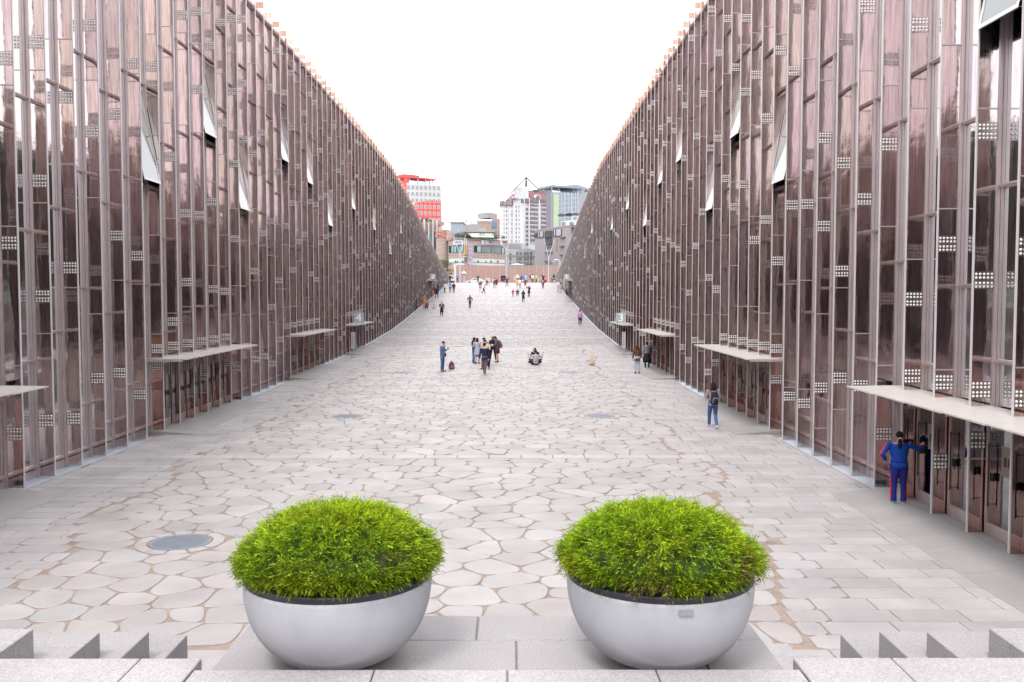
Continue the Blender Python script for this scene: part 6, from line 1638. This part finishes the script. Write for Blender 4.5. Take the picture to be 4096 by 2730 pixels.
# the crowd at the crest
CR = [
 (1797, 1130, 1.70, PI, 'person in black beside the white van at the top left', dict(top='black', bottom='ink')),
 (1827, 1130, 1.76, PI, 'person in blue sweater left of the parasol', dict(top='blue', bottom='ink', shoes='brown')),
 (1883, 1134, 1.76, .3, 'person in white shirt with dark shoulder bag right of the parasol', dict(top='white', bottom='ink', hair='redhair', bag=('cross', 'navy', 'navy bag of the person in white right of the parasol'))),
 (1910, 1130, 1.66, PI, 'person in brown dress and black tights in front of the screen', dict(top='brown', bottom='brown', legs='skirt', hairlen='long', extra='tights')),
 (1946, 1134, 1.66, PI, 'person with red hair in rust top carrying a white bag', dict(top='rust', bottom='plum', hair='redhair', hairlen='long', bag=('handR', 'white', 'white bag of the person with red hair'))),
 (1948, 1142, 1.60, PI, 'person in pale grey hoodie in front of the rust top', dict(top='lgrey', bottom='plum', hairlen='long')),
 (1956, 1142, 1.58, PI, 'person in rose dress right of the pale grey hoodie', dict(top='rose', bottom='rose', legs='skirt', hairlen='long', hair='brownhair')),
 (1998, 1133, 1.80, .0, 'person in long grey coat in the middle of the crest', dict(top='grey', bottom='mauve', coat=.35)),
 (2008, 1130, 1.70, PI, 'person in black dress with white collar right of the grey coat', dict(top='black', bottom='black', legs='midskirt', hairlen='long')),
 (2017, 1130, 1.78, PI, 'person in black suit with white shirt at the middle lamp pole', dict(top='ink', bottom='plum', hair='redhair')),
 (2045, 1133, 1.72, PI, 'person in white and black outfit with a bag, right of the middle lamp pole', dict(top='white', bottom='plum', legs='skirt', hair='redhair', hairlen='long', extra='tights')),
 (2060, 1129, 1.72, PI, 'person in tan hat and tan coat in the crowd', dict(top='tan', bottom='tan', coat=.35, hat='straw', hairlen='long')),
 (2071, 1132, 1.72, PI, 'person in white blouse and black skirt with white cap', dict(top='white', bottom='ink', legs='skirt', hat='white', hairlen='long')),
 (2085, 1130, 1.72, -1.2, 'person in black jacket facing right beside the white blouse', dict(top='plum', bottom='ink', arms=('front', 'front'))),
 (2096, 1130, 1.86, .4, 'tall person in blue shirt and blue trousers', dict(top='blue', bottom='blue')),
 (2103, 1130, 1.70, PI, 'person in pale blue shirt right of the tall person in blue', dict(top='sky', bottom='ljeans')),
 (2122, 1131, 1.76, PI, 'person in dark t-shirt and grey shorts', dict(top='ink', bottom='grey', legs='shorts', sleeves=False)),
 (2131, 1131, 1.74, .2, 'person in plum top with white coat over the shoulders', dict(top='white', bottom='plum', hairlen='long', coat=.1)),
 (2148, 1130, 1.66, PI, 'person in bright green top', dict(top='green', bottom='ink', coat=.12)),
 (2153, 1130, 1.05, PI, 'small child in white beside the bright green top', dict(top='white', bottom='white')),
 (2161, 1133, 1.80, PI, 'person in black suit with red hair at the right of the crowd', dict(top='ink', bottom='ink', hair='redhair')),
 (2167, 1130, 1.66, .0, 'person in long camel coat seen from behind at the right of the crowd', dict(top='camel', bottom='camel', coat=.45, hairlen='long')),
 (2174, 1130, 1.78, PI, 'person in navy jacket behind the long camel coat', dict(top='navy', bottom='ink')),
 (2184, 1129, 1.60, PI, 'person in bright red coat squatting at the crest', dict(top='red', bottom='red', stance='crouch', arms=('knee', 'knee'))),
 (2210, 1128, 1.25, PI, 'small child in purple at the far right of the crest', dict(top='purple', bottom='purple', coat=.2)),
 (2218, 1130, 1.74, .5, 'person in black with a white bag at the far right of the crest', dict(top='ink', bottom='lgrey', coat=.3, hood=True)),
]
for (px, py, h, a, lab, kw) in CR:
    p = at_depth(px, 1130, 180 + (py - 1130) * -1.2)
    pos = on_ground(px, py) if py > 1132 else Vector((p.x, 179.5 + (1133 - py) * .9, 0))
    person(px, py, h, a, lab, 'people standing at the top of the ramp', pos=tuple(pos), **kw)

# bags left on the ground
def ground_pack(px, py, rz, label, col, s=1.0, loops='mauve'):
    p = on_ground(px, py); t = thing('backpack', label, 'bag', (p.x, p.y, gz(p.y)), rz); t.scale = (s, s, s)
    m = MB(); a = (Vector((1, 0, 0)), Vector((0, 1, 0))); loft(m, [((0, 0, 0), .17, .11, a), ((0, 0, .10), .18, .12, a), ((0, .02, .28), .16, .10, a), ((0, .05, .42), .11, .06, a), ((0, .06, .46), .05, .03, a)], 16); fuse('pack', m, C_(col), t, .014)
    m = MB(); loft(m, [((0, -.12, .03), .12, .05, a), ((0, -.13, .12), .12, .05, a), ((0, -.10, .24), .09, .03, a)], 12); fuse('pocket', m, C_(loops), t, .012)
    m = MB(); m.tube([(-.04, .04, .44), (-.03, .05, .50), (.03, .05, .50), (.04, .04, .44)], .012, 6); m.build('handle', C_('ink'), t)
    for sx in (-1, 1): m = MB(); m.tube([(sx * .08, .09, .40), (sx * .12, .19, .28), (sx * .13, .18, .10), (sx * .12, .08, .03)], .016, 6); m.build('strap', C_('ink'), t)
ground_pack(1807, 1478, .3, 'dark red backpack standing on the ground right of the denim jacket', 'plum', 1.0, 'mauve')
ground_pack(2368, 1461, -.2, 'tan backpack standing alone on the paving at the right', 'tan', .95, 'beige')
p = on_ground(1797, 1484); t = thing('camera_bag', 'black camera bag lying in front of the dark red backpack', 'bag', (p.x, p.y, 0), .2)
m = MB(); a = (Vector((1, 0, 0)), Vector((0, 1, 0))); loft(m, [((0, 0, 0), .24, .12, a), ((0, 0, .10), .26, .13, a), ((0, 0, .17), .20, .10, a), ((0, 0, .19), .08, .05, a)], 16); fuse('case', m, C_('ink'), t, .014)
m = MB(); m.tube([(-.2, 0, .12), (-.12, -.1, .22), (.12, -.1, .22), (.2, 0, .12)], .014, 6); m.build('strap', C_('black'), t); m = MB(); m.box(-.05, .05, -.16, -.10, .14, .22); m.build('pouch', C_('sky'), t)
p = on_ground(1734, 1238); t = thing('tote_bag', 'white tote bag with tall handle left on the ramp beside the person in red', 'bag', (p.x, p.y, gz(p.y)), 0)
m = MB(); m.hexa([(-.32, -.10, 0), (.28, -.10, 0), (.28, .10, 0), (-.32, .10, 0)], [(-.08, -.05, .36), (.24, -.05, .36), (.24, .05, .36), (-.08, .05, .36)]); m.build('pouch', C_('lgrey'), t)
m = MB(); m.tube([(.0, 0, .34), (.02, 0, .66), (.11, 0, .76), (.18, 0, .66), (.20, 0, .34)], .022, 6); m.build('handle', C_('mauve'), t)
# orange bag and box by the van
p = at_depth(1815, 1128, 184); t = thing('bucket', 'bright orange bucket on the ground at the top left of the ramp', 'bucket', (p.x, 184, ZG))
m = MB(); m.lathe([(0, 0), (.22, 0), (.30, .55), (.27, .55), (.2, .04)], seg=20); m.build('bucket_wall', C_('orange'), t, smooth=True); m = MB(); m.tube([(-.29, 0, .54), (-.2, 0, .72), (0, 0, .78), (.2, 0, .72), (.29, 0, .54)], .012, 6); m.build('handle', C_('grey'), t)
p = at_depth(1806, 1128, 183); t = thing('crate', 'black crate with a lid beside the orange bucket', 'crate', (p.x, 183, ZG))
m = MB(); m.box(-.4, .4, -.3, .3, 0, .4); m.build('box', C_('ink'), t); m = MB(); m.box(-.42, .42, -.32, .32, .402, .46); m.build('lid', C_('mauve'), t)
